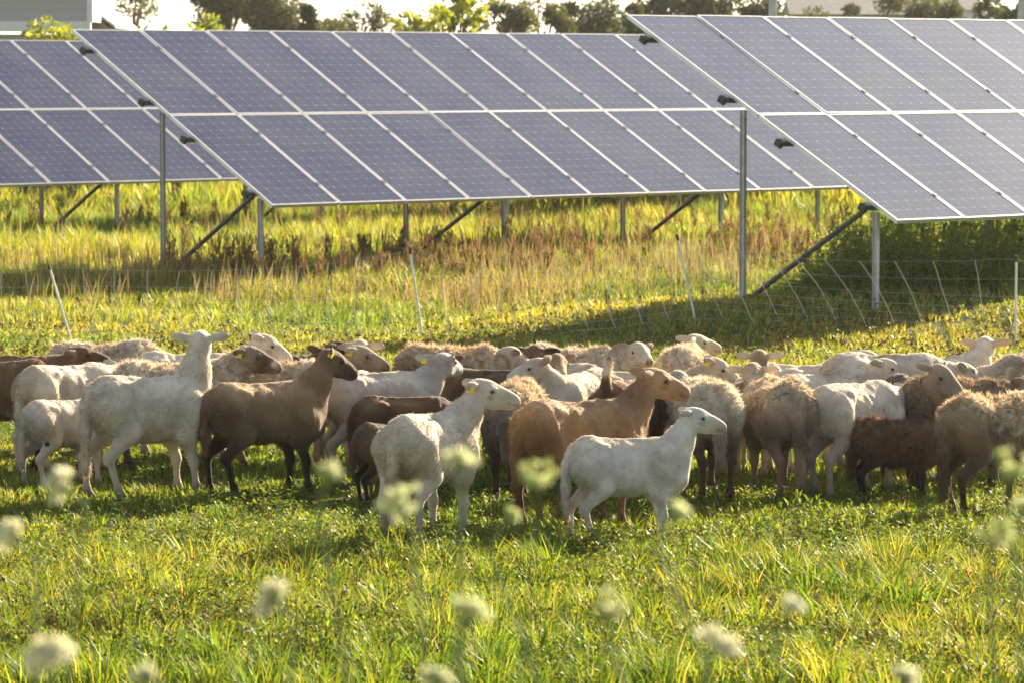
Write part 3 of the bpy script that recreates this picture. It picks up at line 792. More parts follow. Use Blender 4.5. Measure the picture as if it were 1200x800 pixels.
def vnormals(V, Q):
    fn = np.cross(V[Q[:, 2]] - V[Q[:, 0]], V[Q[:, 3]] - V[Q[:, 1]])
    nv = np.zeros_like(V)
    for k in range(4): np.add.at(nv, Q[:, k], fn)
    return nv / (np.linalg.norm(nv, axis=1)[:, None] + 1e-12), fn

def relax(V, Q, it=1, f=.5):
    for _ in range(it):
        acc = np.zeros_like(V); c = np.zeros(len(V))
        for k in range(4):
            j = Q[:, (k + 1) % 4]; i = Q[:, k]
            np.add.at(acc, i, V[j]); np.add.at(c, i, 1); np.add.at(acc, j, V[i]); np.add.at(c, j, 1)
        V = V * (1 - f) + f * acc / np.maximum(c, 1)[:, None]
    return V

def head_frame(yaw, pitch, roll=0.0):
    f = np.array([math.cos(yaw) * math.cos(pitch), math.sin(yaw) * math.cos(pitch), math.sin(pitch)])
    l = np.array([-math.sin(yaw), math.cos(yaw), 0.0]); u = np.cross(f, l)
    if roll: l, u = l * math.cos(roll) + u * math.sin(roll), u * math.cos(roll) - l * math.sin(roll)
    return f, l, u

def fur_mat():
    m, nt, out = mat_new('sheep_coat')
    a = N(nt, 'ShaderNodeAttribute', attribute_name='Col')
    tc = N(nt, 'ShaderNodeTexCoord')
    n1 = N(nt, 'ShaderNodeTexNoise'); n1.inputs['Scale'].default_value = 9; n1.inputs['Detail'].default_value = 5
    n2_ = N(nt, 'ShaderNodeTexNoise'); n2_.inputs['Scale'].default_value = 85; n2_.inputs['Detail'].default_value = 3
    for q in (n1, n2_): nt.links.new(tc.outputs['Object'], q.inputs['Vector'])
    mr = N(nt, 'ShaderNodeMapRange'); mr.inputs[1].default_value = .3; mr.inputs[2].default_value = .7; mr.inputs[3].default_value = .78; mr.inputs[4].default_value = 1.12
    nt.links.new(n1.outputs['Fac'], mr.inputs[0])
    mul = N(nt, 'ShaderNodeMix', data_type='RGBA', blend_type='MULTIPLY'); mul.inputs[0].default_value = 1
    nt.links.new(a.outputs['Color'], mul.inputs[6]); nt.links.new(mr.outputs[0], mul.inputs[7])
    p = N(nt, 'ShaderNodeBsdfPrincipled'); p.inputs['Roughness'].default_value = .85; p.inputs['Specular IOR Level'].default_value = .15
    p.inputs['Sheen Weight'].default_value = .25; p.inputs['Sheen Roughness'].default_value = .45
    nt.links.new(mul.outputs[2], p.inputs['Base Color'])
    b = N(nt, 'ShaderNodeBump'); b.inputs['Strength'].default_value = .6; b.inputs['Distance'].default_value = .015
    nt.links.new(n2_.outputs['Fac'], b.inputs['Height']); nt.links.new(b.outputs[0], p.inputs['Normal'])
    nt.links.new(p.outputs[0], out.inputs[0])
    return m
M['coat'] = fur_mat()
M['fur'] = attr_leaf_mat('sheep_hair', .35, .7, .2, (1.1, 1.02, .9))

WHITE, CREAM, GREYW = (.60, .53, .43), (.57, .48, .355), (.47, .43, .375)
BROWN, DKBR, RED, TAN, BLK, PINK = (.098, .060, .030), (.033, .021, .013), (.145, .080, .036), (.28, .18, .098), (.03, .022, .018), (.50, .33, .25)

def make_sheep(label, px, py, th, size=1.0, coat='hair', body=WHITE, back=None, belly=None, leg=None, face=None, muzzle=None, ear=None, neck=None,
               nyaw=0.0, nel=50.0, hyaw=None, hpitch=-12.0, nlen=.27, tail=1.0, tsway=.0, tup=False, wooln=False, feet=(0, 0, 0, 0), patches=(), tag_ear=0,
               fat=1.0, hroll=0.0, eardroop=.1, dense=1.0, hres=.0098, seed=0, earback=None):
    """px,py: pixel of the body's centre on the ground; th: heading (0 right, 90 away from the camera)"""
    if earback is None: earback = .25 if hpitch > -8 else .75
    rs = np.random.default_rng(100 + seed)
    P = []; f = fat * rs.uniform(.86, .97); size = size * .98; wl = .022 if coat == 'wool' else (.012 if coat == 'shed' else 0)
    tr = lambda *a, **k: P.append(cap(*a, lab='trunk', **k))
    tr((.25, 0, .505), (-.28, 0, .535), .165 * f + wl, .163 * f + wl, k=.05, sy=.86)
    P.append(ell((-.04, 0, .482), (.30, .168 * f + wl, .164 * f + wl), .08))
    P.append(ell((.29, 0, .49), (.14, .125 * f + wl, .175 + wl), .07))
    P.append(ell((.20, 0, .60), (.15, .075, .085 + wl), .07))
    P.append(ell((-.31, 0, .555), (.155, .145 * f + wl, .142 + wl), .07))
    P.append(ell((-.40, 0, .575), (.08, .085, .085 + wl), .06))
    for s, dr, df in ((1, feet[2], feet[0]), (-1, feet[3], feet[1])):
        P.append(ell((.26, s * .105, .47), (.105, .05, .165), .05))
        P.append(cap((-.33, s * .088, .53), (-.265 + .2 * dr, s * .105, .385), .104, .062, .045, lab='thigh'))
        P.append(cap((-.265 + .2 * dr, s * .105, .385), (-.40 + .55 * dr, s * .092, .255), .064, .029, .035, lab='leg'))
        P.append(ell((-.405 + .55 * dr, s * .092, .252), (.032, .024, .036), .03, lab='leg'))
        P.append(cap((-.40 + .55 * dr, s * .092, .25), (-.372 + dr, s * .088, .075), .0235, .0190, .02, lab='leg'))
        P.append(ell((-.368 + dr, s * .088, .066), (.026, .023, .027), .02, lab='leg'))
        P.append(cap((-.362 + dr, s * .088, .045), (-.345 + dr, s * .088, .018), .025, .030, .012, lab='hoof'))
        P.append(cap((.265, s * .092, .46), (.225, s * .10, .35), .085, .056, .05, lab='thigh'))
        P.append(cap((.225, s * .10, .355), (.255 + .5 * df, s * .092, .215), .046, .027, .03, lab='leg'))
        P.append(ell((.257 + .5 * df, s * .092, .208), (.028, .026, .036), .025, lab='leg'))
        P.append(cap((.255 + .5 * df, s * .092, .20), (.248 + df, s * .088, .07), .0225, .0185, .02, lab='leg'))
        P.append(ell((.252 + df, s * .088, .062), (.026, .023, .027), .02, lab='leg'))
        P.append(cap((.256 + df, s * .088, .045), (.272 + df, s * .088, .018), .025, .030, .012, lab='hoof'))
    ny, ne = R(nyaw), R(nel)
    nd = np.array([math.cos(ny) * math.cos(ne), math.sin(ny) * math.cos(ne), math.sin(ne)])
    B = np.array([.315 - .06, 0, .575]); H = B + nd * nlen
    ws = .022 if wooln else 0
    sag = B + nd * nlen * .5 + np.array([0, 0, -.02])
    P.append(cap(B - nd * .04, sag, .116 + ws, .082 + ws, .055, sy=.9, lab='neck'))
    P.append(cap(sag, H - nd * .01, .082 + ws, .057 + ws * .6, .045, sy=.88, lab='neck'))
    P.append(cap((.290, 0, .45), B * .45 + H * .55 - np.array([0, 0, .03]), .095 + ws, .07 + ws, .07, lab='neck'))
    hf, hl, hu = head_frame(R(nyaw if hyaw is None else hyaw), R(hpitch), hroll)
    HM = np.stack([hf, hl, hu], 1)
    hp = lambda a, b, c: H + hf * a + hl * b + hu * c
    P.append(ell(hp(.028, 0, .008), (.088, .060, .066), .04, HM, 'head'))
    P.append(ell(hp(.105, 0, -.004), (.085, .047, .054), .03, HM, 'head'))
    P.append(ell(hp(.165, 0, -.010), (.065, .037, .045), .03, HM, 'head'))
    P.append(cap(hp(.05, 0, .030), hp(.165, 0, .012), .032, .022, .025, lab='head'))
    P.append(cap(hp(.03, .022, -.044), hp(.10, .008, -.044), .040, .028, .022, lab='head'))
    P.append(cap(hp(.03, -.022, -.044), hp(.10, -.008, -.044), .040, .028, .022, lab='head'))
    P.append(cap(hp(.10, 0, -.042), hp(.185, 0, -.038), .026, .019, .022, lab='head'))
    P.append(ell(hp(.205, 0, -.010), (.031, .036, .036), .02, HM, 'muzzle'))
    P.append(ell(hp(.200, 0, -.036), (.024, .022, .014), .010, HM, 'muzzle'))
    for s in (1, -1):
        P.append(ell(hp(.062, s * .048, .026), (.028, .016, .018), .02, HM, 'head'))
        e1 = hl * s * .93 - hf * earback + hu * (.05 - eardroop * 1.6); e1 /= np.linalg.norm(e1)
        e2 = hu - e1 * (hu @ e1); e2 /= np.linalg.norm(e2); e3 = np.cross(e1, e2)
        EM = np.stack([e1, e2, e3], 1)
        P.append(ell(hp(-.012, s * .052, .030) + e1 * .058, (.072, .029, .0115), .012, EM, 'ear'))
    # tail
    if tup: tp = [(-.44, 0, .63), (-.50, tsway * .3, .70), (-.50, tsway * .7, .78), (-.46, tsway, .85)]; tr_ = [.036, .030, .025, .021]
    else: tp = [(-.435, 0, .60), (-.495, tsway * .15, .53), (-.505, tsway * .6, .42 - .02 * tail), (-.495, tsway, .53 - .30 * tail)]; tr_ = [.040, .034, .031, .022]
    tw = 1.35 if coat != 'hair' else 1.0
    for k in range(3): P.append(cap(tp[k], tp[k + 1], tr_[k] * tw, tr_[k + 1] * tw, .03 if k == 0 else .015, lab='tail'))
    LX = .82
    for p in P:
        lb_ = p['lab']
        if lb_ in ('trunk', 'tail'):
            for q_ in 'ab':
                if q_ in p: p[q_][0] *= LX
            if p['t'] == 'e': p['r'][0] *= LX if lb_ == 'trunk' else 1
        elif lb_ in ('leg', 'hoof', 'thigh'):
            for q_ in 'ab':
                if q_ in p: p[q_][0] -= .26 * (1 - LX) if p['a'][0] > .05 or (q_ == 'b' and p['b'][0] > .05) else -.33 * (1 - LX)
    cuts = []
    if coat != 'wool':
        for s in (1, -1):
            cuts.append(ell((-.155, s * .208, .565), (.075, .055, .075), .05))      # hollow of the flank
            cuts.append(ell((.115, s * .215, .50), (.020, .060, .13), .04))          # behind the shoulder
            cuts.append(ell((-.30, s * .018, .30), (.09, .05, .085), .03))            # gap between the thighs
            P.append(ell((-.185, s * .095, .645), (.035, .026, .022), .035))           # hip bone
        P.append(cap((-.30, 0, .692), (.16, 0, .672), .014, .014, .035, lab='trunk'))   # spine
    V, Q = surface_nets(P, hres, cuts)
    V = relax(V, Q, 2, .35)
    rel = (vnoise(V * 11 + seed) - .5) * .013 + (vnoise(V * np.array([34, 18, 13]) + seed * 3) - .5) * .010
    nv0, _ = vnormals(V, Q)
    # labels
    labs = ['trunk', 'thigh', 'leg', 'hoof', 'neck', 'head', 'muzzle', 'ear', 'tail']
    D = np.full((len(V), len(labs)), 9.0)
    for p in P:
        j = labs.index(p['lab']); D[:, j] = np.minimum(D[:, j], sdf(p, V))
    L = D.argmin(1)
    soft = np.exp(-(D - D.min(1)[:, None]) / .018); soft /= soft.sum(1)[:, None]
    V = V + nv0 * (rel * np.clip(soft[:, 0] + soft[:, 1] + soft[:, 4] * .6, 0, 1))[:, None]
    nv, fn = vnormals(V, Q)
    # fleece relief
    woolmask = np.zeros(len(V))
    trunkish = soft[:, 0] + soft[:, 1] * .9 + soft[:, 8] * .5
    if coat == 'wool': woolmask = np.clip(trunkish + (soft[:, 4] if wooln else 0), 0, 1)
    elif coat == 'shed':
        edge = .50 + .11 * (vnoise(V * 7 + 3.3) - .5) + .12 * (vnoise(V * 17 + 9.3) - .5) + .10 * np.clip(-V[:, 0] - .1, 0, 1)
        woolmask = np.clip((V[:, 2] - edge) / .03, 0, 1) * np.clip(soft[:, 0] + (soft[:, 4] if wooln else .3 * soft[:, 4]), 0, 1)
    if woolmask.any():
        nz = vnoise(V * 17 + seed) * .55 + vnoise(V * 36 + seed) * .45
        V = V + nv * ((nz - .38) * .062 * woolmask)[:, None] + nv * (.012 * woolmask)[:, None] * (coat == 'shed')
        nv, fn = vnormals(V, Q)
    # colours: coat pattern of the animal, plus sun and shade painted on browns
    body = np.array(body); A = lambda c, d: np.array(d if c is None else c, float)
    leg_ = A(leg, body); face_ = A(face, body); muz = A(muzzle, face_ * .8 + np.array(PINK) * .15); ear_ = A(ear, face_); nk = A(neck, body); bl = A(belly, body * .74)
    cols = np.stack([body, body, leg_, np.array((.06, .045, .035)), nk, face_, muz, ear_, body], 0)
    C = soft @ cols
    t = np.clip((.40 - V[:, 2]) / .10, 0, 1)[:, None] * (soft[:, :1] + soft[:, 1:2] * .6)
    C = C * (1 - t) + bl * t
    t = np.clip((.42 - V[:, 2]) / .16, 0, 1)[:, None] * (soft[:, 1:2] + soft[:, 2:3] * .0)
    C = C * (1 - t) + leg_ * t
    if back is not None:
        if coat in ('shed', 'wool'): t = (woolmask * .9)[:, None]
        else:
            t = (np.clip((V[:, 2] + .10 * (vnoise(V * 6 + 1) - .5) - .57) / .09, 0, 1) * (soft[:, 0] + soft[:, 1]))[:, None]  # different back colour; on some brown sheep it paints in the sunlit top
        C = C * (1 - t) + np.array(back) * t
    for (pc, pr, pcol) in patches:
        pc = np.array(pc) * [.82 if abs(pc[0]) < .40 else 1, 1, 1]
        d = np.linalg.norm((V - pc), axis=1) + .07 * (vnoise(V * 16 + seed) - .5)
        t = np.clip((pr - d) / .02, 0, 1)[:, None]; C = C * (1 - t) + np.array(pcol) * t
    # mouth line, nostril, eye rim
    q = (V - H) @ HM
    hd = soft[:, 5] + soft[:, 6] > .5
    mouth = hd & (np.abs(q[:, 2] + .026) < .0065) & (q[:, 0] > .165)
    C[mouth] *= .6
    tip = hd & (q[:, 0] > .222) & (q[:, 2] > -.024); C[tip] = C[tip] * .62 + np.array(PINK) * .10
    nos = hd & (q[:, 0] > .214) & (np.abs(np.abs(q[:, 1]) - .014) < .010) & (np.abs(q[:, 2] + .006) < .011); C[nos] *= .3
    er = hd & (np.linalg.norm((np.abs(q) * [1, 1, 1] - [.068, .058, .018]) * [.8, 1, 1.3], axis=1) < .018); C[er] *= .68
    inn = (L == 7) & ((nv @ hf) > .25); C[inn] = C[inn] * .6 + np.array(PINK) * .25
    # yellowish-grey soiling of the coat: blotches, rump, lower legs
    nz = vnoise(V * 5.5 + seed) * .6 + vnoise(V * 13 + seed * 2) * .4
    dirt = np.clip((nz - .45) * 3.2, 0, 1) * .5 + np.clip((-.22 - V[:, 0]) / .2, 0, 1) * np.clip((.62 - V[:, 2]) / .3, 0, 1) * .38 + np.clip((.30 - V[:, 2]) / .3, 0, 1) * .35
    dirt = np.clip(dirt, 0, .8)[:, None]
    C = C * (1 - dirt) + C * np.array([.66, .56, .44]) * dirt
    if body.mean() < .35: C = C * (1 + (vnoise(V * 4.5 + seed * 1.7) - .5) * .9 + np.clip((V[:, 2] - .52) / .2, -.5, 1) * .22)[:, None]  # brown coats: random mottle, plus lit top and shaded underside painted by height
    C = C * (.84 + .32 * vnoise(V * 9.0 + seed))[:, None] * (.90 + .20 * vnoise(V * 30 + seed))[:, None]
    # dung / grass dirt staining low on the rump and knees
    C = np.clip(C, .004, .95)
    g0 = gp(px, py); rz = R(th)
    root = empty('sheep', (g0[0], g0[1], float(ground(g0[0], g0[1])) - .005), rz)
    root.scale = (size, size, size)
    tag(root, label, 'sheep', 'flock of sheep in front of the solar arrays')
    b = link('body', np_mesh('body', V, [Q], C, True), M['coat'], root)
    # hair / wool strands
    area = np.linalg.norm(fn, axis=1)
    n = int({'hair': 22000, 'wool': 20000, 'shed': 22000}[coat] * dense * size)
    fi = rs.choice(len(Q), n, p=area / area.sum())
    w_ = rs.dirichlet((1, 1, 1, 1), n)
    S = (V[Q[fi]] * w_[:, :, None]).sum(1); SN = (nv[Q[fi]] * w_[:, :, None]).sum(1); SC_ = (C[Q[fi]] * w_[:, :, None]).sum(1)
    wm = (woolmask[Q[fi]] * w_).sum(1); lb = L[Q[fi, 0]]
    short = np.isin(lb, [2, 3, 5, 6, 7])
    ok = lb != 3
    flow = np.tile(np.array([-.75, 0, -.65]), (n, 1)); flow[lb == 8] = (0, 0, -1); flow[np.isin(lb, [5, 6])] = -hf
    rn = rs.normal(0, 1, (n, 3))
    cl = np.stack([vnoise(S * 26 + k * 31.7 + seed) - .5 for k in range(3)], 1) * 2.6
    d = SN * .42 + flow * .9 + rn * .20 + cl * .28
    dw = SN * .85 + cl * .95 + rn * .25 + np.array([0, 0, -.12])
    d = d * (1 - wm[:, None]) + dw * wm[:, None]
    d = d + SN * (.12 - np.minimum(0, (d * SN).sum(1)))[:, None]
    d /= np.linalg.norm(d, axis=1)[:, None]
    ln = np.where(short, .009, .020) * rs.uniform(.6, 1.3, n); ln = ln * (1 - wm) + wm * rs.uniform(.022, .048, n); ln = np.where(lb == 8, ln * 1.5, ln)
    wd = np.where(wm > .5, .0058, np.where(short, .003, .0046))
    lock = (wm > .6) & (rs.uniform(0, 1, n) < .20)
    ln = np.where(lock, rs.uniform(.03, .06, n), ln); wd = np.where(lock, .010, wd)
    d = np.where(lock[:, None], d * .7 + cl * .5 + np.array([-.1, 0, -.55]), d); d = d + SN * (.15 - np.minimum(0, (d * SN).sum(1)))[:, None] * lock[:, None]; d /= np.linalg.norm(d, axis=1)[:, None]
    sd = np.cross(d, rn); sd /= np.linalg.norm(sd, axis=1)[:, None] + 1e-9
    S0 = S - SN * .003
    Vs = np.stack([S0 - sd * wd[:, None] / 2, S0 + sd * wd[:, None] / 2, S0 + d * ln[:, None]], 1)[ok]
    m = len(Vs)
    link('fleece' if coat != 'hair' else 'hair', np_mesh('fleece', Vs.reshape(-1, 3), [np.arange(m * 3).reshape(-1, 3)], np.repeat(np.clip(SC_[ok] * (rs.uniform(.66, 1.30, (m, 1)) * (.78 + .48 * vnoise(S[ok] * 48 + seed))[:, None]), .004, .97), 3, 0)), M['fur'], root)
    # eyes
    for s in (1, -1):
        e = MB(); bm = bpy.data.meshes.new('eye'); import bmesh
        bb = bmesh.new(); bmesh.ops.create_uvsphere(bb, u_segments=10, v_segments=8, radius=.0112); bb.to_mesh(bm); bb.free()
        o = link('eye', bm, M['eye'], root, Vector(hp(.068, s * .0600, .018)))
    if tag_ear:
        for s in ([1, -1] if tag_ear == 2 else [tag_ear]):
            e1 = hl * s * .93 - hf * earback + hu * (.05 - eardroop * 1.6); e1 /= np.linalg.norm(e1); e2 = hu - e1 * (hu @ e1); e2 /= np.linalg.norm(e2); e3 = np.cross(e1, e2)
            if e3 @ hf < 0: e3 = -e3
            c = hp(-.012, s * .052, .030) + e1 * .068 - e2 * .010
            m_ = MB(); BM = np.stack([e1, e2, e3], 1)
            m_.box(c - e2 * .010, (.032, .030, .027), BM)
            m_.build('ear_tag', M['tagy'], root)
    return root
# ------------------------------------------------------------------ the flock
FLOCK = [
 # left group
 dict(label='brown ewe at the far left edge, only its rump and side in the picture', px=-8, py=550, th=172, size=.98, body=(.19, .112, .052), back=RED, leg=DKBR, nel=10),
 dict(label='reddish brown sheep facing right at the left, in front of the cream woolly one', px=22, py=531, th=14, size=.93, body=RED, leg=DKBR, face=BROWN, muzzle=BLK, nel=32, nlen=.2, hyaw=-12, hpitch=-8, ear=BROWN),
 dict(label='cream woolly sheep with its back rising behind the dark faced one at the left', px=128, py=523, th=8, size=0.94, coat='wool', body=CREAM, back=WHITE, nel=-25, hpitch=-50, wooln=True),
 dict(label='white ewe with lowered grey head behind the small white lamb', px=82, py=551, th=46, size=.97, body=WHITE, face=GREYW, nel=14, nlen=.2, hyaw=-10, hpitch=-40, tail=1.0, feet=(.05, -.04, -.04, .05)),
 dict(label='small white lamb with a few dark spots on its thigh, beside the big white ewe', px=78, py=570, th=42, size=.76, body=GREYW, back=WHITE, nel=-5, hpitch=-35, tail=1.15, tsway=.03, patches=[((-.30, -.13, .42), .02, BLK), ((-.26, -.13, .40), .016, BLK), ((-.28, -.13, .36), .018, BLK), ((-.33, -.13, .37), .015, BLK)], feet=(0, .04, -.03, .03)),
 dict(label='big white ewe at the left looking away, ears spread wide', px=176, py=580, th=33, size=1.03, body=WHITE, nel=74, nlen=.31, nyaw=8, hyaw=62, hpitch=2, tail=1.2, eardroop=-.06, feet=(.02, .05, -.05, .06), muzzle=CREAM),
 dict(label='woolly sheep with brown and white face and ear tag, behind the big white ewe', px=205, py=549, th=3, size=.95, coat='wool', body=CREAM, back=WHITE, neck=(.30, .22, .14), wooln=True, face=BROWN, muzzle=(.42, .34, .26), nel=38, nlen=.30, hyaw=-8, hpitch=-17, tag_ear=-1, ear=BROWN, leg=BROWN, patches=[((.66, -.06, .72), .05, WHITE)]),
 dict(label='white faced sheep mostly hidden behind the brown and white faced one', px=224, py=535, th=4, size=.96, body=WHITE, nel=40, nlen=.30, hyaw=0, hpitch=-30),
 dict(label='woolly sheep with pale face and brown nose, beside the head of the brown ewe', px=336, py=545, th=4, size=.93, coat='wool', body=CREAM, back=WHITE, neck=TAN, face=(.36, .27, .19), muzzle=(.10, .07, .05), nel=38, nlen=.30, hyaw=-8, hpitch=-20, tag_ear=-1, ear=CREAM, leg=TAN),
 dict(label='dark brown sheep mostly hidden behind the head of the brown ewe', px=318, py=529, th=6, size=.92, body=DKBR, nel=34, hyaw=-8, hpitch=-16, face=DKBR),
 dict(label='dark brown short haired ewe standing left of centre, head up with ear tag', px=312, py=576, th=29, size=.97, body=(.22, .15, .082), back=(.32, .22, .125), leg=DKBR, belly=(.07, .045, .026), neck=(.19, .128, .07), face=(.085, .05, .03), muzzle=DKBR, nel=57, nlen=.30, nyaw=-6, hyaw=4, hpitch=-26, tag_ear=-1, tail=.8, eardroop=.0, feet=(.0, .04, -.03, .05), fat=1.08),
 dict(label='white ewe with lilac tinged rump between the brown ewe and the centre white ewe', px=444, py=563, th=26, size=.96, body=GREYW, back=WHITE, nel=38, nlen=.26, nyaw=8, hyaw=34, hpitch=-12, tail=1.1, feet=(0, 0, .02, -.04), patches=[((-.28, -.06, .68), .07, (.47, .42, .52))], muzzle=GREYW, tag_ear=1),
 # centre group
 dict(label='chocolate brown sheep with lit back, half hidden behind the centre white ewe', px=476, py=573, th=10, size=.80, body=(.09, .048, .024), back=RED, leg=DKBR, nel=0, hpitch=-40, tail=.8),  # redder back colour stands in for sun on the dark brown
 dict(label='small dark brown lamb tucked against the centre white ewe, lower than the sheep behind it', px=468, py=592, th=22, size=.69, body=BROWN, leg=DKBR, nel=-5, hpitch=-40, tail=.9),
 dict(label='white ewe at the front, rump to the viewer, yellow ear tag, head in profile', px=503, py=640, th=64, size=0.99, body=WHITE, nel=50, nlen=.28, nyaw=-30, hyaw=-60, hpitch=-14, tag_ear=-1, tail=1.2, tsway=.01, feet=(.02, .03, -.02, .05), patches=[((-.36, .09, .07), .018, BLK), ((-.36, .09, .12), .016, BLK)], muzzle=(.55, .40, .33)),
 dict(label='dark brown sheep with cream wool saddle, head hanging low toward the viewer', px=604, py=584, th=-100, size=.92, coat='shed', body=(.10, .065, .045), back=CREAM, leg=DKBR, face=(.13, .09, .065), muzzle=(.16, .11, .08), nel=-22, nlen=.24, nyaw=8, hyaw=12, hpitch=-62, eardroop=.0),
 dict(label='tan brown sheep peering out behind the neck of the centre white ewe, ears pointing left', px=582, py=552, th=158, size=.90, body=BROWN, face=TAN, nel=42, nlen=.22, hyaw=-20, hpitch=-20, ear=BROWN),
 dict(label='woolly tan sheep with brown head seen from behind, ears held straight out', px=538, py=534, th=16, size=1.0, coat='wool', body=(.33, .26, .19), back=(.42, .34, .25), neck=(.20, .13, .08), face=BROWN, nel=18, nlen=.27, nyaw=-10, hyaw=66, hpitch=4, eardroop=.0, ear=DKBR),
 dict(label='white sheep facing left with brown inner ears, behind the tan ewe', px=678, py=560, th=-120, size=.92, body=WHITE, nel=46, nlen=.25, nyaw=-20, hyaw=-62, hpitch=-18, ear=(.48, .36, .27), eardroop=-.05),
 dict(label='brown sheep holding its tail straight up, between the tan ewe and the woolly ones', px=738, py=577, th=66, size=.95, body=BROWN, back=RED, tup=True, tsway=-.02, nel=-10, hpitch=-40, patches=[((-.41, -.01, .80), .085, CREAM)]),
 dict(label='orange tan ewe with small white patches, looking right over the speckled lamb', px=680, py=618, th=33, size=1.03, body=(.235, .142, .068), back=(.32, .20, .105), leg=(.13, .07, .035), belly=(.20, .11, .055), face=(.30, .18, .10), muzzle=(.33, .22, .15), neck=(.27, .165, .095), nel=50, nlen=.28, nyaw=-10, hyaw=-20, hpitch=-18, tail=.9, patches=[((-.30, -.08, .70), .035, WHITE), ((-.2, -.1, .69), .05, (.5, .38, .28)), ((.02, -.17, .56), .028, WHITE), ((.08, -.18, .52), .02, WHITE), ((-.12, -.12, .66), .02, WHITE)]),
 dict(label='small white speckled lamb standing alone in profile at the front, mouth slightly open', px=737, py=635, th=10, size=.83, body=(.62, .59, .54), back=WHITE, coat='hair', nel=58, nlen=.29, nyaw=-2, hyaw=-10, hpitch=-16, tail=1.1, muzzle=(.30, .22, .18), feet=(.02, -.01, -.05, .06), patches=[((-.28, -.10, .62), .03, (.30, .26, .22)), ((-.08, -.16, .52), .022, (.3, .26, .22)), ((.22, -.13, .55), .016, (.35, .3, .26)), ((.26, -.13, .45), .015, (.35, .3, .26))], seed=22),
 dict(label='large woolly cream sheep across the back of the flock, pale face toward the viewer', px=676, py=530, th=4, size=0.96, coat='wool', body=CREAM, back=WHITE, nel=36, nlen=.2, nyaw=-10, hyaw=-75, hpitch=-12, face=CREAM, ear=TAN),
 dict(label='woolly white sheep at the very back right of centre, seen end on', px=802, py=523, th=80, size=0.9, coat='wool', body=CREAM, back=WHITE, nel=32, hpitch=-10, hyaw=-60),
 dict(label='woolly white sheep with dark legs and ears, rump to the viewer behind the lamb', px=826, py=581, th=100, size=0.94, coat='shed', body=(.36, .32, .27), back=WHITE, belly=(.12, .10, .08), leg=(.085, .055, .038), face=WHITE, ear=(.12, .08, .06), nel=24, nlen=.27, nyaw=14, hyaw=0, hpitch=0, feet=(.1, 0, 0, 0), eardroop=.05),
 dict(label='white sheep with yellow ear tag looking down to the right behind the woolly one', px=752, py=556, th=6, size=.92, body=CREAM, nel=34, nlen=.28, hyaw=-10, hpitch=-32, tag_ear=-1),
 dict(label='tan sheep looking right between the dark legged woolly one and the half shed ewe', px=812, py=561, th=14, size=.86, body=TAN, face=(.36, .24, .14), ear=(.22, .14, .08), nel=26, nlen=.24, hyaw=-20, hpitch=-16),
 dict(label='white sheep facing away in the row behind the dark brown ewe', px=408, py=536, th=76, size=.92, body=WHITE, nel=44, nlen=.24, nyaw=10, hyaw=20, hpitch=-4, ear=CREAM),
 dict(label='pale sheep head raised behind the woolly tan one, looking left', px=655, py=538, th=140, size=.9, body=CREAM, nel=40, nlen=.24, hyaw=30, hpitch=-12, face=WHITE, ear=TAN),
 dict(label='sheep with tan head seen from behind, raised above the half shed ewe', px=884, py=553, th=82, size=.92, body=WHITE, nel=46, nlen=.25, hyaw=8, hpitch=2, face=TAN, neck=(.36, .25, .16), ear=CREAM, eardroop=-.02),
 dict(label='white sheep with head turned right, just behind the bare rumped white ewe', px=968, py=552, th=20, size=.9, body=WHITE, nel=42, nlen=.24, hyaw=-30, hpitch=-20, ear=CREAM),
 dict(label='brown sheep with raised face toward the viewer, deep in the middle of the flock', px=628, py=553, th=-70, size=.9, body=BROWN, nel=52, nlen=.26, hyaw=-12, hpitch=-18, face=TAN, ear=BROWN, muzzle=CREAM),
 # right group
 dict(label='half shed tan ewe with ragged wool and long hanging tail, rump to the viewer', px=912, py=578, th=102, size=0.94, coat='shed', body=(.34, .275, .205), back=(.47, .40, .30), leg=(.27, .20, .14), belly=(.2, .15, .105), face=(.40, .27, .16), ear=(.52, .40, .30), nel=36, nlen=.28, nyaw=10, hyaw=-18, hpitch=0, tail=1.35, tsway=-.03, feet=(.05, -.04, -.04, .06), eardroop=.02, patches=[((-.38, .0, .5), .10, (.48, .40, .32))]),
 dict(label='white sheep standing low behind the half shed ewe, its head to the right', px=935, py=544, th=4, size=.93, body=WHITE, belly=TAN, nel=38, nlen=.25, hyaw=-4, hpitch=-20, face=CREAM),
 dict(label='white ewe with bare rump toward the viewer, right of the half shed ewe', px=1003, py=577, th=46, size=0.97, body=(.60, .55, .47), back=WHITE, leg=(.45, .41, .37), nel=2, nlen=.28, hyaw=-30, hpitch=-36, tail=.8, tsway=.05, ear=GREYW, feet=(0, 0, .03, -.05)),
 dict(label='large white sheep with one dark spot on its side, behind the grey faced one', px=1040, py=548, th=6, size=1.05, body=WHITE, nel=0, nlen=.2, hpitch=-40, patches=[((.22, -.14, .52), .04, BROWN), ((-.06, -.02, .70), .03, TAN)]),
 dict(label='brown sheep with grey and tan face turned to the viewer, white throat patch', px=1072, py=567, th=-74, size=.95, body=BROWN, neck=(.28, .17, .09), face=(.27, .22, .17), muzzle=(.30, .25, .21), nel=55, nlen=.22, hyaw=30, hpitch=-32, patches=[((.42, .0, .52), .055, WHITE)], eardroop=.1),
 dict(label='white ewe looking away at the back right, ears held out, tan stripe down its neck', px=1096, py=541, th=34, size=.97, body=WHITE, nel=42, nlen=.25, nyaw=4, hyaw=52, hpitch=2, ear=(.5, .38, .28), eardroop=-.04, patches=[((.42, .06, .68), .04, (.3, .19, .11))]),
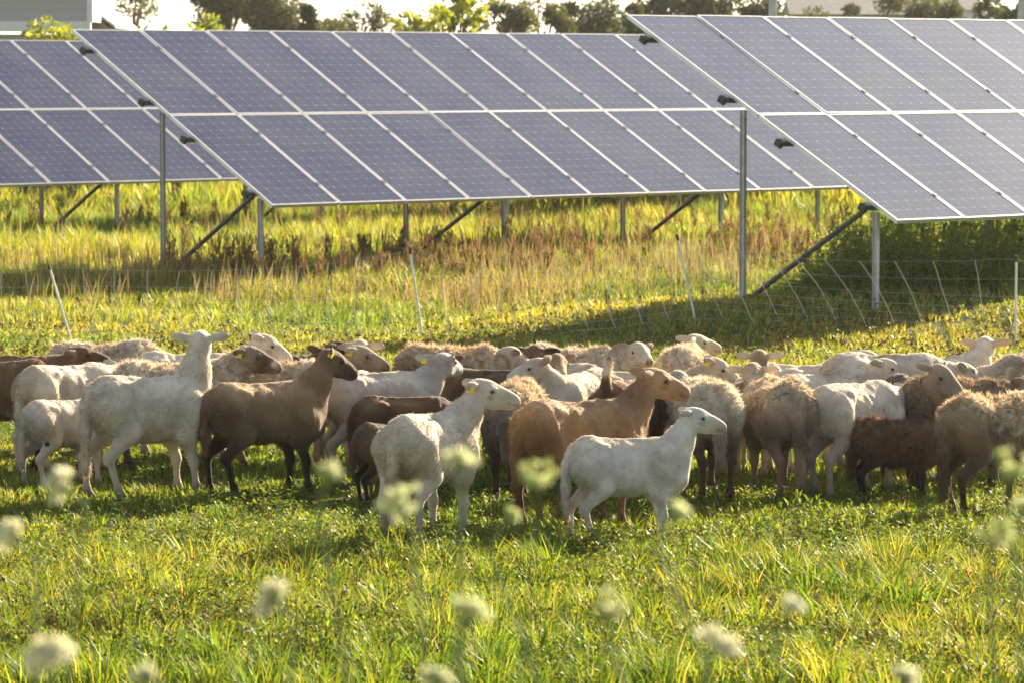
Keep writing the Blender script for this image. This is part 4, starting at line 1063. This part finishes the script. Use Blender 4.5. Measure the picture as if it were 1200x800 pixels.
 dict(label='dark brown woolly lamb standing sideways at the right', px=1052, py=582, th=6, size=0.67, coat='wool', body=(.085, .05, .027), back=(.15, .09, .048), leg=DKBR, nel=0, hpitch=-30, tail=1.0, face=GREYW, ear=GREYW, tag_ear=-1, nlen=.2),
 dict(label='brown woolly sheep with white and dark face, behind the ragged tan ewe', px=1128, py=571, th=2, size=.92, coat='wool', body=(.16, .115, .075), back=(.27, .21, .14), nel=34, nlen=.2, hyaw=-20, hpitch=-12, face=(.5, .44, .38), muzzle=BLK, ear=BROWN),
 dict(label='ragged tan ewe with wool peeling off, cut by the right edge', px=1166, py=602, th=36, size=0.92, coat='shed', body=(.25, .17, .105), back=(.50, .42, .31), leg=(.14, .09, .055), nel=15, hpitch=-30, tail=1.3, wooln=True, tsway=.02, feet=(0, 0, .03, -.03)),
 dict(label='white woolly sheep cut by the right edge, at the back of the flock', px=1222, py=546, th=178, size=.97, coat='wool', body=CREAM, back=WHITE, nel=0, hpitch=-30),
]
for k, s in enumerate(FLOCK):
    s = dict(s); s.setdefault('seed', k + 1); make_sheep(**s)
# ------------------------------------------------------------------ far background: trees, buildings, poles
def tree(px, top, halfw, dist, pal, label, kind='round', dens=1.0, leaf=.13, gaps=.5, name='tree'):
    c = at(px, 100, dist); gz = float(ground(c[0], c[1])); ztop = at(px, top, dist)[2]
    H = ztop - gz; Wd = 1.2 * halfw / FPX * dist
    root = empty(name, (c[0], c[1], gz)); tag(root, label, 'tree', 'trees beyond the solar field')
    tk = MB(); t = np.linspace(0, 1, 6)
    lean = rng.normal(0, .15, 2)
    tk.tube(np.stack([lean[0] * t ** 2, lean[1] * t ** 2, H * .85 * t - .1], 1), H * .022 * (1 - .8 * t) + .015, 7)
    P = Pile(); nb = int(12 + 7 * dens); tips = []
    for i in range(nb):
        f = rng.uniform(.22, .98); a = i * 2.4 + rng.normal(0, .4)
        if kind == 'cone': rr = Wd * (1.05 - f) * rng.uniform(.6, 1.1)
        else: rr = Wd * math.sqrt(max(.05, 1 - (2 * (f - .58)) ** 2)) * rng.uniform(.35, 1.0)
        tip = np.array([math.cos(a) * rr, math.sin(a) * rr, H * f]); st = np.array([lean[0] * f * f, lean[1] * f * f, H * f * .72])
        tk.tube([st, (st + tip) / 2 + [0, 0, .04 * H], tip], [H * .010 * (1.1 - f) + .008, H * .006 + .004, .006], 5, False)
        tips.append(tip)
    tips = np.array(tips); n = int(4200 * dens)
    k = rng.integers(0, nb, n); cr = np.maximum(.25, Wd * .36) * (1.1 - .3 * (kind == 'cone'))
    d = rng.normal(0, 1, (n, 3)); d /= np.linalg.norm(d, axis=1)[:, None]
    r = cr * rng.uniform(.15, 1, n) ** .6 * (.55 + .9 * rng.uniform(0, 1, nb)[k])
    b = tips[k] + d * r[:, None] * np.array([1, 1, .75])
    keep = vnoise(b * (1.6 / max(.4, Wd * .5)) + px * .37) + rng.uniform(-.15, .15, n) > gaps * .62
    b, d = b[keep], d[keep]; n = len(b); b[:, 2] = np.minimum(b[:, 2], H * 1.02)
    cl = mixcol(n, pal, [1] * len(pal))
    ln = leaf * rng.uniform(.6, 1.4, n)
    P.add(*leaf_faces(b, d + rng.normal(0, .7, (n, 3)), rng.normal(0, 1, (n, 3)), ln, ln * rng.uniform(.45, .7, n), cl))
    tk.build('trunk', M['bark'], root); P.build('crown', M['tree_leaf'], root)
DG = [(.060, .080, .030), (.072, .092, .034), (.05, .068, .028)]
OG = [(.085, .100, .036), (.105, .118, .04), (.07, .085, .032)]
GG = [(.115, .13, .065), (.14, .15, .075), (.095, .11, .055)]
YG = [(.26, .30, .03), (.32, .33, .04), (.20, .25, .025)]
TREES = [
 (118, 12, 20, 120, GG, 'thin grey green tree beside the grey house', 'round', .8, .12, .75),
 (158, -14, 34, 105, GG, 'tall feathery grey green tree right of the grey house', 'round', 1.8, .12, .70),
 (206, -2, 30, 66, YG, 'bright yellow green sapling behind the left end of the middle array', 'round', .6, .14, .85),
 (262, -16, 46, 130, OG, 'broad olive tree, left one of the dense pair', 'round', 3.2, .15, .35),
 (318, -8, 40, 128, OG, 'broad olive tree, right one of the dense pair', 'round', 3.0, .15, .35),
 (362, 6, 24, 118, DG, 'dark conical tree beside the dense olive pair', 'cone', 1.6, .12, .4),
 (392, 26, 20, 115, OG, 'low bush in the sky gap right of the dark conical tree', 'round', .7, .12, .6),
 (424, 4, 26, 110, GG, 'small sparse tree with sky showing through its crown', 'round', .8, .12, .8),
 (452, 22, 18, 100, YG, 'low yellowish bush left of the bright yellow green tree', 'round', .5, .12, .8),
 (496, 6, 22, 80, YG, 'bright yellow green tree with tufted top, left of its twin', 'round', .8, .14, .78),
 (536, -4, 26, 82, YG, 'bright yellow green tree, taller of the two above the array', 'round', 1.0, .14, .75),
 (598, -12, 32, 100, GG, 'tall open grey green tree with sky between its branches', 'round', 1.3, .13, .85),
 (632, -8, 20, 108, GG, 'narrow open tree right of the tall open grey green one', 'round', .7, .13, .85),
 (655, 6, 20, 112, OG, 'rounded mid green tree left of the dark wood', 'round', 1.3, .13, .45),
 (694, -4, 34, 118, DG, 'dark tree above the gap between the two front arrays', 'round', 2.6, .14, .35),
 (735, -8, 26, 122, OG, 'dark tree above the corner of the nearest array', 'round', 2.0, .14, .4),
 (778, -10, 34, 125, DG, 'dark tree just right of the corner of the nearest array', 'round', 2.6, .14, .3),
 (830, -8, 36, 126, DG, 'dark dense tree left of the grey pole', 'round', 2.8, .14, .3),
 (880, -8, 34, 124, DG, 'dark dense tree touching the grey pole', 'round', 2.6, .14, .3),
 (936, 0, 32, 135, OG, 'low dark tree just right of the grey pole', 'round', 1.8, .14, .5),
 (990, -3, 30, 140, DG, 'low dark tree in front of the long tan building', 'round', 1.7, .14, .5),
 (1040, -4, 32, 138, OG, 'dark tree above the right array, third right of the pole', 'round', 1.9, .14, .5),
 (1088, -2, 32, 134, DG, 'dark tree left of the small white shed', 'round', 2.0, .14, .45),
 (1120, 4, 18, 118, OG, 'small olive tree touching the small white shed', 'round', .9, .12, .5),
 (1172, -3, 26, 125, DG, 'dark tree at the top right corner', 'round', 1.8, .14, .4),
 (1214, 0, 26, 125, OG, 'olive tree cut by the top right corner', 'round', 1.6, .14, .4),
]
TREES += [(132, 22, 22, 132, OG, 'low olive bush between the feathery tree and the grey house', 'round', 1.0, .13, .5),
 (386, 18, 26, 140, GG, 'distant grey green tree right of the conical one', 'round', 1.3, .14, .55),
 (472, 24, 26, 138, OG, 'distant low olive tree between two yellow green trees and a sparse one', 'round', 1.2, .14, .55),
 (566, 26, 24, 140, GG, 'distant low tree right of the taller yellow green tree', 'round', 1.2, .14, .55),
 (612, 20, 26, 142, OG, 'distant olive tree behind the two open grey green trees', 'round', 1.3, .14, .55),
 (1148, 16, 24, 160, DG, 'distant dark tree behind the small white shed', 'round', 1.3, .14, .5)]
for t in TREES: tree(*t)
for px, top, d in [(58, 26, 70), (84, 38, 66), (246, 24, 90), (70, 40, 68)]:
    tree(px, top, 8, d, YG, {58: 'slender leafy shoot in front of the tan strip of the grey house', 84: 'low leafy shoot near the corner of the grey house', 246: 'low yellow green bush under the olive trees', 70: 'short leafy shoot between two others by the grey house'}[px], 'round', .22, .13, .6, 'sapling')

def siding(name, c1, c2):
    m, nt, out = mat_new(name)
    tc = N(nt, 'ShaderNodeTexCoord'); wv = N(nt, 'ShaderNodeTexWave'); wv.bands_direction = 'Z'; wv.wave_profile = 'SAW'; wv.inputs['Scale'].default_value = 1.6
    nt.links.new(tc.outputs['Object'], wv.inputs['Vector'])
    mx = N(nt, 'ShaderNodeMix', data_type='RGBA'); mx.inputs[6].default_value = (*c1, 1); mx.inputs[7].default_value = (*c2, 1)
    nt.links.new(wv.outputs['Fac'], mx.inputs[0])
    p = N(nt, 'ShaderNodeBsdfPrincipled'); p.inputs['Roughness'].default_value = .7
    b = N(nt, 'ShaderNodeBump'); b.inputs['Strength'].default_value = .6; b.inputs['Distance'].default_value = .03
    nt.links.new(wv.outputs['Fac'], b.inputs['Height']); nt.links.new(b.outputs[0], p.inputs['Normal'])
    nt.links.new(mx.outputs[2], p.inputs['Base Color']); nt.links.new(p.outputs[0], out.inputs[0]); return m
M['siding'] = siding('grey_siding', (.37, .365, .36), (.41, .405, .40)); M['tan_siding'] = siding('tan_siding', (.30, .27, .22), (.38, .34, .28))
M['roof'] = noisy_mat('grey_shingle', (.16, .16, .17), (.24, .24, .25), 5, .9)
def house():
    D = 92.0; R_ = at(104, 33, D); L_ = at(-230, 33, D); z33 = R_[2]; z0 = float(ground(R_[0], D))
    root = empty('grey_house', (R_[0], D, z0)); tag(root, 'grey sided house with white trim behind the arrays at the top left', 'house'); o0 = np.array([R_[0], D, z0])
    W_ = R_[0] - L_[0]; zt = z33 - z0
    b = MB(); b.box((-W_ / 2, 3.02, zt + 1.65), (W_, 6, 3.0)); b.build('upper_wall', M['siding'], root)
    b = MB(); b.box((-W_ / 2 - .15, 3.1, zt / 2 - .1), (W_ - .2, 6, zt - .1)); b.build('lower_wall', M['tan_siding'], root)
    b = MB(); b.box((-W_ / 2, 0, zt + .03), (W_ + .1, .16, .24)); b.build('trim_band', M['trim'], root)
    b = MB(); b.box((.03, .02, zt + 1.66), (.14, .14, 3.02)); b.build('corner_board', M['trim'], root)
    b = MB(); h = zt + 3.2
    b.add([[-W_ - .4, -.5, h - .05], [.45, -.5, h - .05], [.45, 3, h + 1.8], [-W_ - .4, 3, h + 1.8], [-W_ - .4, 6.5, h - .05], [.45, 6.5, h - .05],
           [-W_ - .4, -.5, h - .2], [.45, -.5, h - .2], [.45, 6.5, h - .2], [-W_ - .4, 6.5, h - .2]],
          [[0, 1, 2, 3], [3, 2, 5, 4], [6, 9, 8, 7], [6, 7, 1, 0], [9, 4, 5, 8]], [[7, 8, 5], [7, 5, 1], [1, 5, 2], [6, 0, 4], [6, 4, 9], [0, 3, 4]]); b.build('roof', M['roof'], root)
    # wing with a low roof running down to the right
    a = at(106, 14, D + 3); e = at(136, 33, D + 3); z = e[2] - z0
    p0 = a - o0; p1 = e - o0; prof = [(-.5, -.2), (p1[0] - .15, -.2), (p1[0] - .15, p1[2] - .02), (p0[0], p0[2] - .06), (-.5, p0[2] + .2)]
    b = MB(); b.add([[x, yy, z_] for yy in (3.2, 8.0) for x, z_ in prof], [[0, 1, 2, 3], [5, 8, 7, 6], [1, 6, 7, 2], [2, 7, 8, 3], [0, 5, 6, 1], [3, 8, 9, 4]], [[0, 3, 4], [5, 9, 8]]); b.build('wing_wall', M['siding'], root)
    q0 = np.array([-.5, 0, p0[2] + .22]); q1 = np.array([p1[0], 0, p1[2]]); up = np.array([0, 0, .07])
    b = MB(); b.add([q0 + [0, 2.9, 0], q1 + [0, 2.9, 0], q1 + [0, 8.3, 0], q0 + [0, 8.3, 0], q0 + [0, 2.9, 0] + up, q1 + [0, 2.9, 0] + up, q1 + [0, 8.3, 0] + up, q0 + [0, 8.3, 0] + up], [[3, 2, 1, 0], [4, 5, 6, 7], [0, 1, 5, 4], [1, 2, 6, 5], [2, 3, 7, 6], [3, 0, 4, 7]])
    b.build('wing_roof', M['trim'], root)
house()
def shed(px0, px1, top, D, wall, label, name):
    a = at(px0, top, D); e = at(px1, top, D); z0 = float(ground(a[0], D)); z = a[2] - z0; w_ = e[0] - a[0]
    root = empty(name, ((a[0] + e[0]) / 2, D, z0)); tag(root, label, 'building')
    b = MB(); b.box((0, 2, z / 2 - .2), (w_, 4, z)); b.build('wall', wall, root)
    b = MB(); b.add([[-w_ / 2 - .2, -.3, z - .22], [w_ / 2 + .2, -.3, z - .22], [w_ / 2 + .2, 2, z + .5], [-w_ / 2 - .2, 2, z + .5], [-w_ / 2 - .2, 4.3, z - .22], [w_ / 2 + .2, 4.3, z - .22]],
                    [[0, 1, 2, 3], [3, 2, 5, 4], [0, 4, 5, 1]], [[0, 3, 4], [1, 5, 2]]); b.build('roof', M['roof'], root)
    b = MB(); b.box((0, -.03, 1.0), (.9, .05, 2.0)); b.build('door', M['trim'], root)
shed(930, 1118, 11, 165, M['tan_siding'], 'long low tan building beyond the trees at the top right', 'farm_building')
shed(1132, 1146, 5, 150, M['trim'], 'small white shed between the trees at the top right', 'white_shed')
def pole(px, D, label):
    c = at(px, 60, D); z0 = float(ground(c[0], D)); root = empty('utility_pole', (c[0], D, z0)); tag(root, label, 'pole', 'grey poles behind the nearest array')
    b = MB(); b.tube([[0, 0, -.3], [0, 0, 7.5]], [.09, .07], 10); b.build('shaft', M['steel'], root)
    b = MB(); b.box((0, 0, 7.0), (1.4, .1, .12)); b.build('crossarm', M['steel'], root)
pole(905.5, 72, 'grey pole rising behind the nearest array, left of the other pole'); pole(1197.5, 72, 'grey pole at the top right corner of the picture')

# ------------------------------------------------------------------ morning haze
def haze():
    b = MB(); b.box((0, 740, 7.0), (3040, 1540, 17.0)); m = bpy.data.materials.new('haze_air'); m.use_nodes = True; nt = m.node_tree; nt.nodes.clear()
    out = nt.nodes.new('ShaderNodeOutputMaterial'); v = nt.nodes.new('ShaderNodeVolumePrincipled')
    v.inputs['Color'].default_value = (.95, .95, .95, 1); v.inputs['Density'].default_value = 0.00015; v.inputs['Anisotropy'].default_value = .35
    nt.links.new(v.outputs[0], out.inputs['Volume'])
    o = b.build('haze', m); tag(o, kind='stuff')
haze()
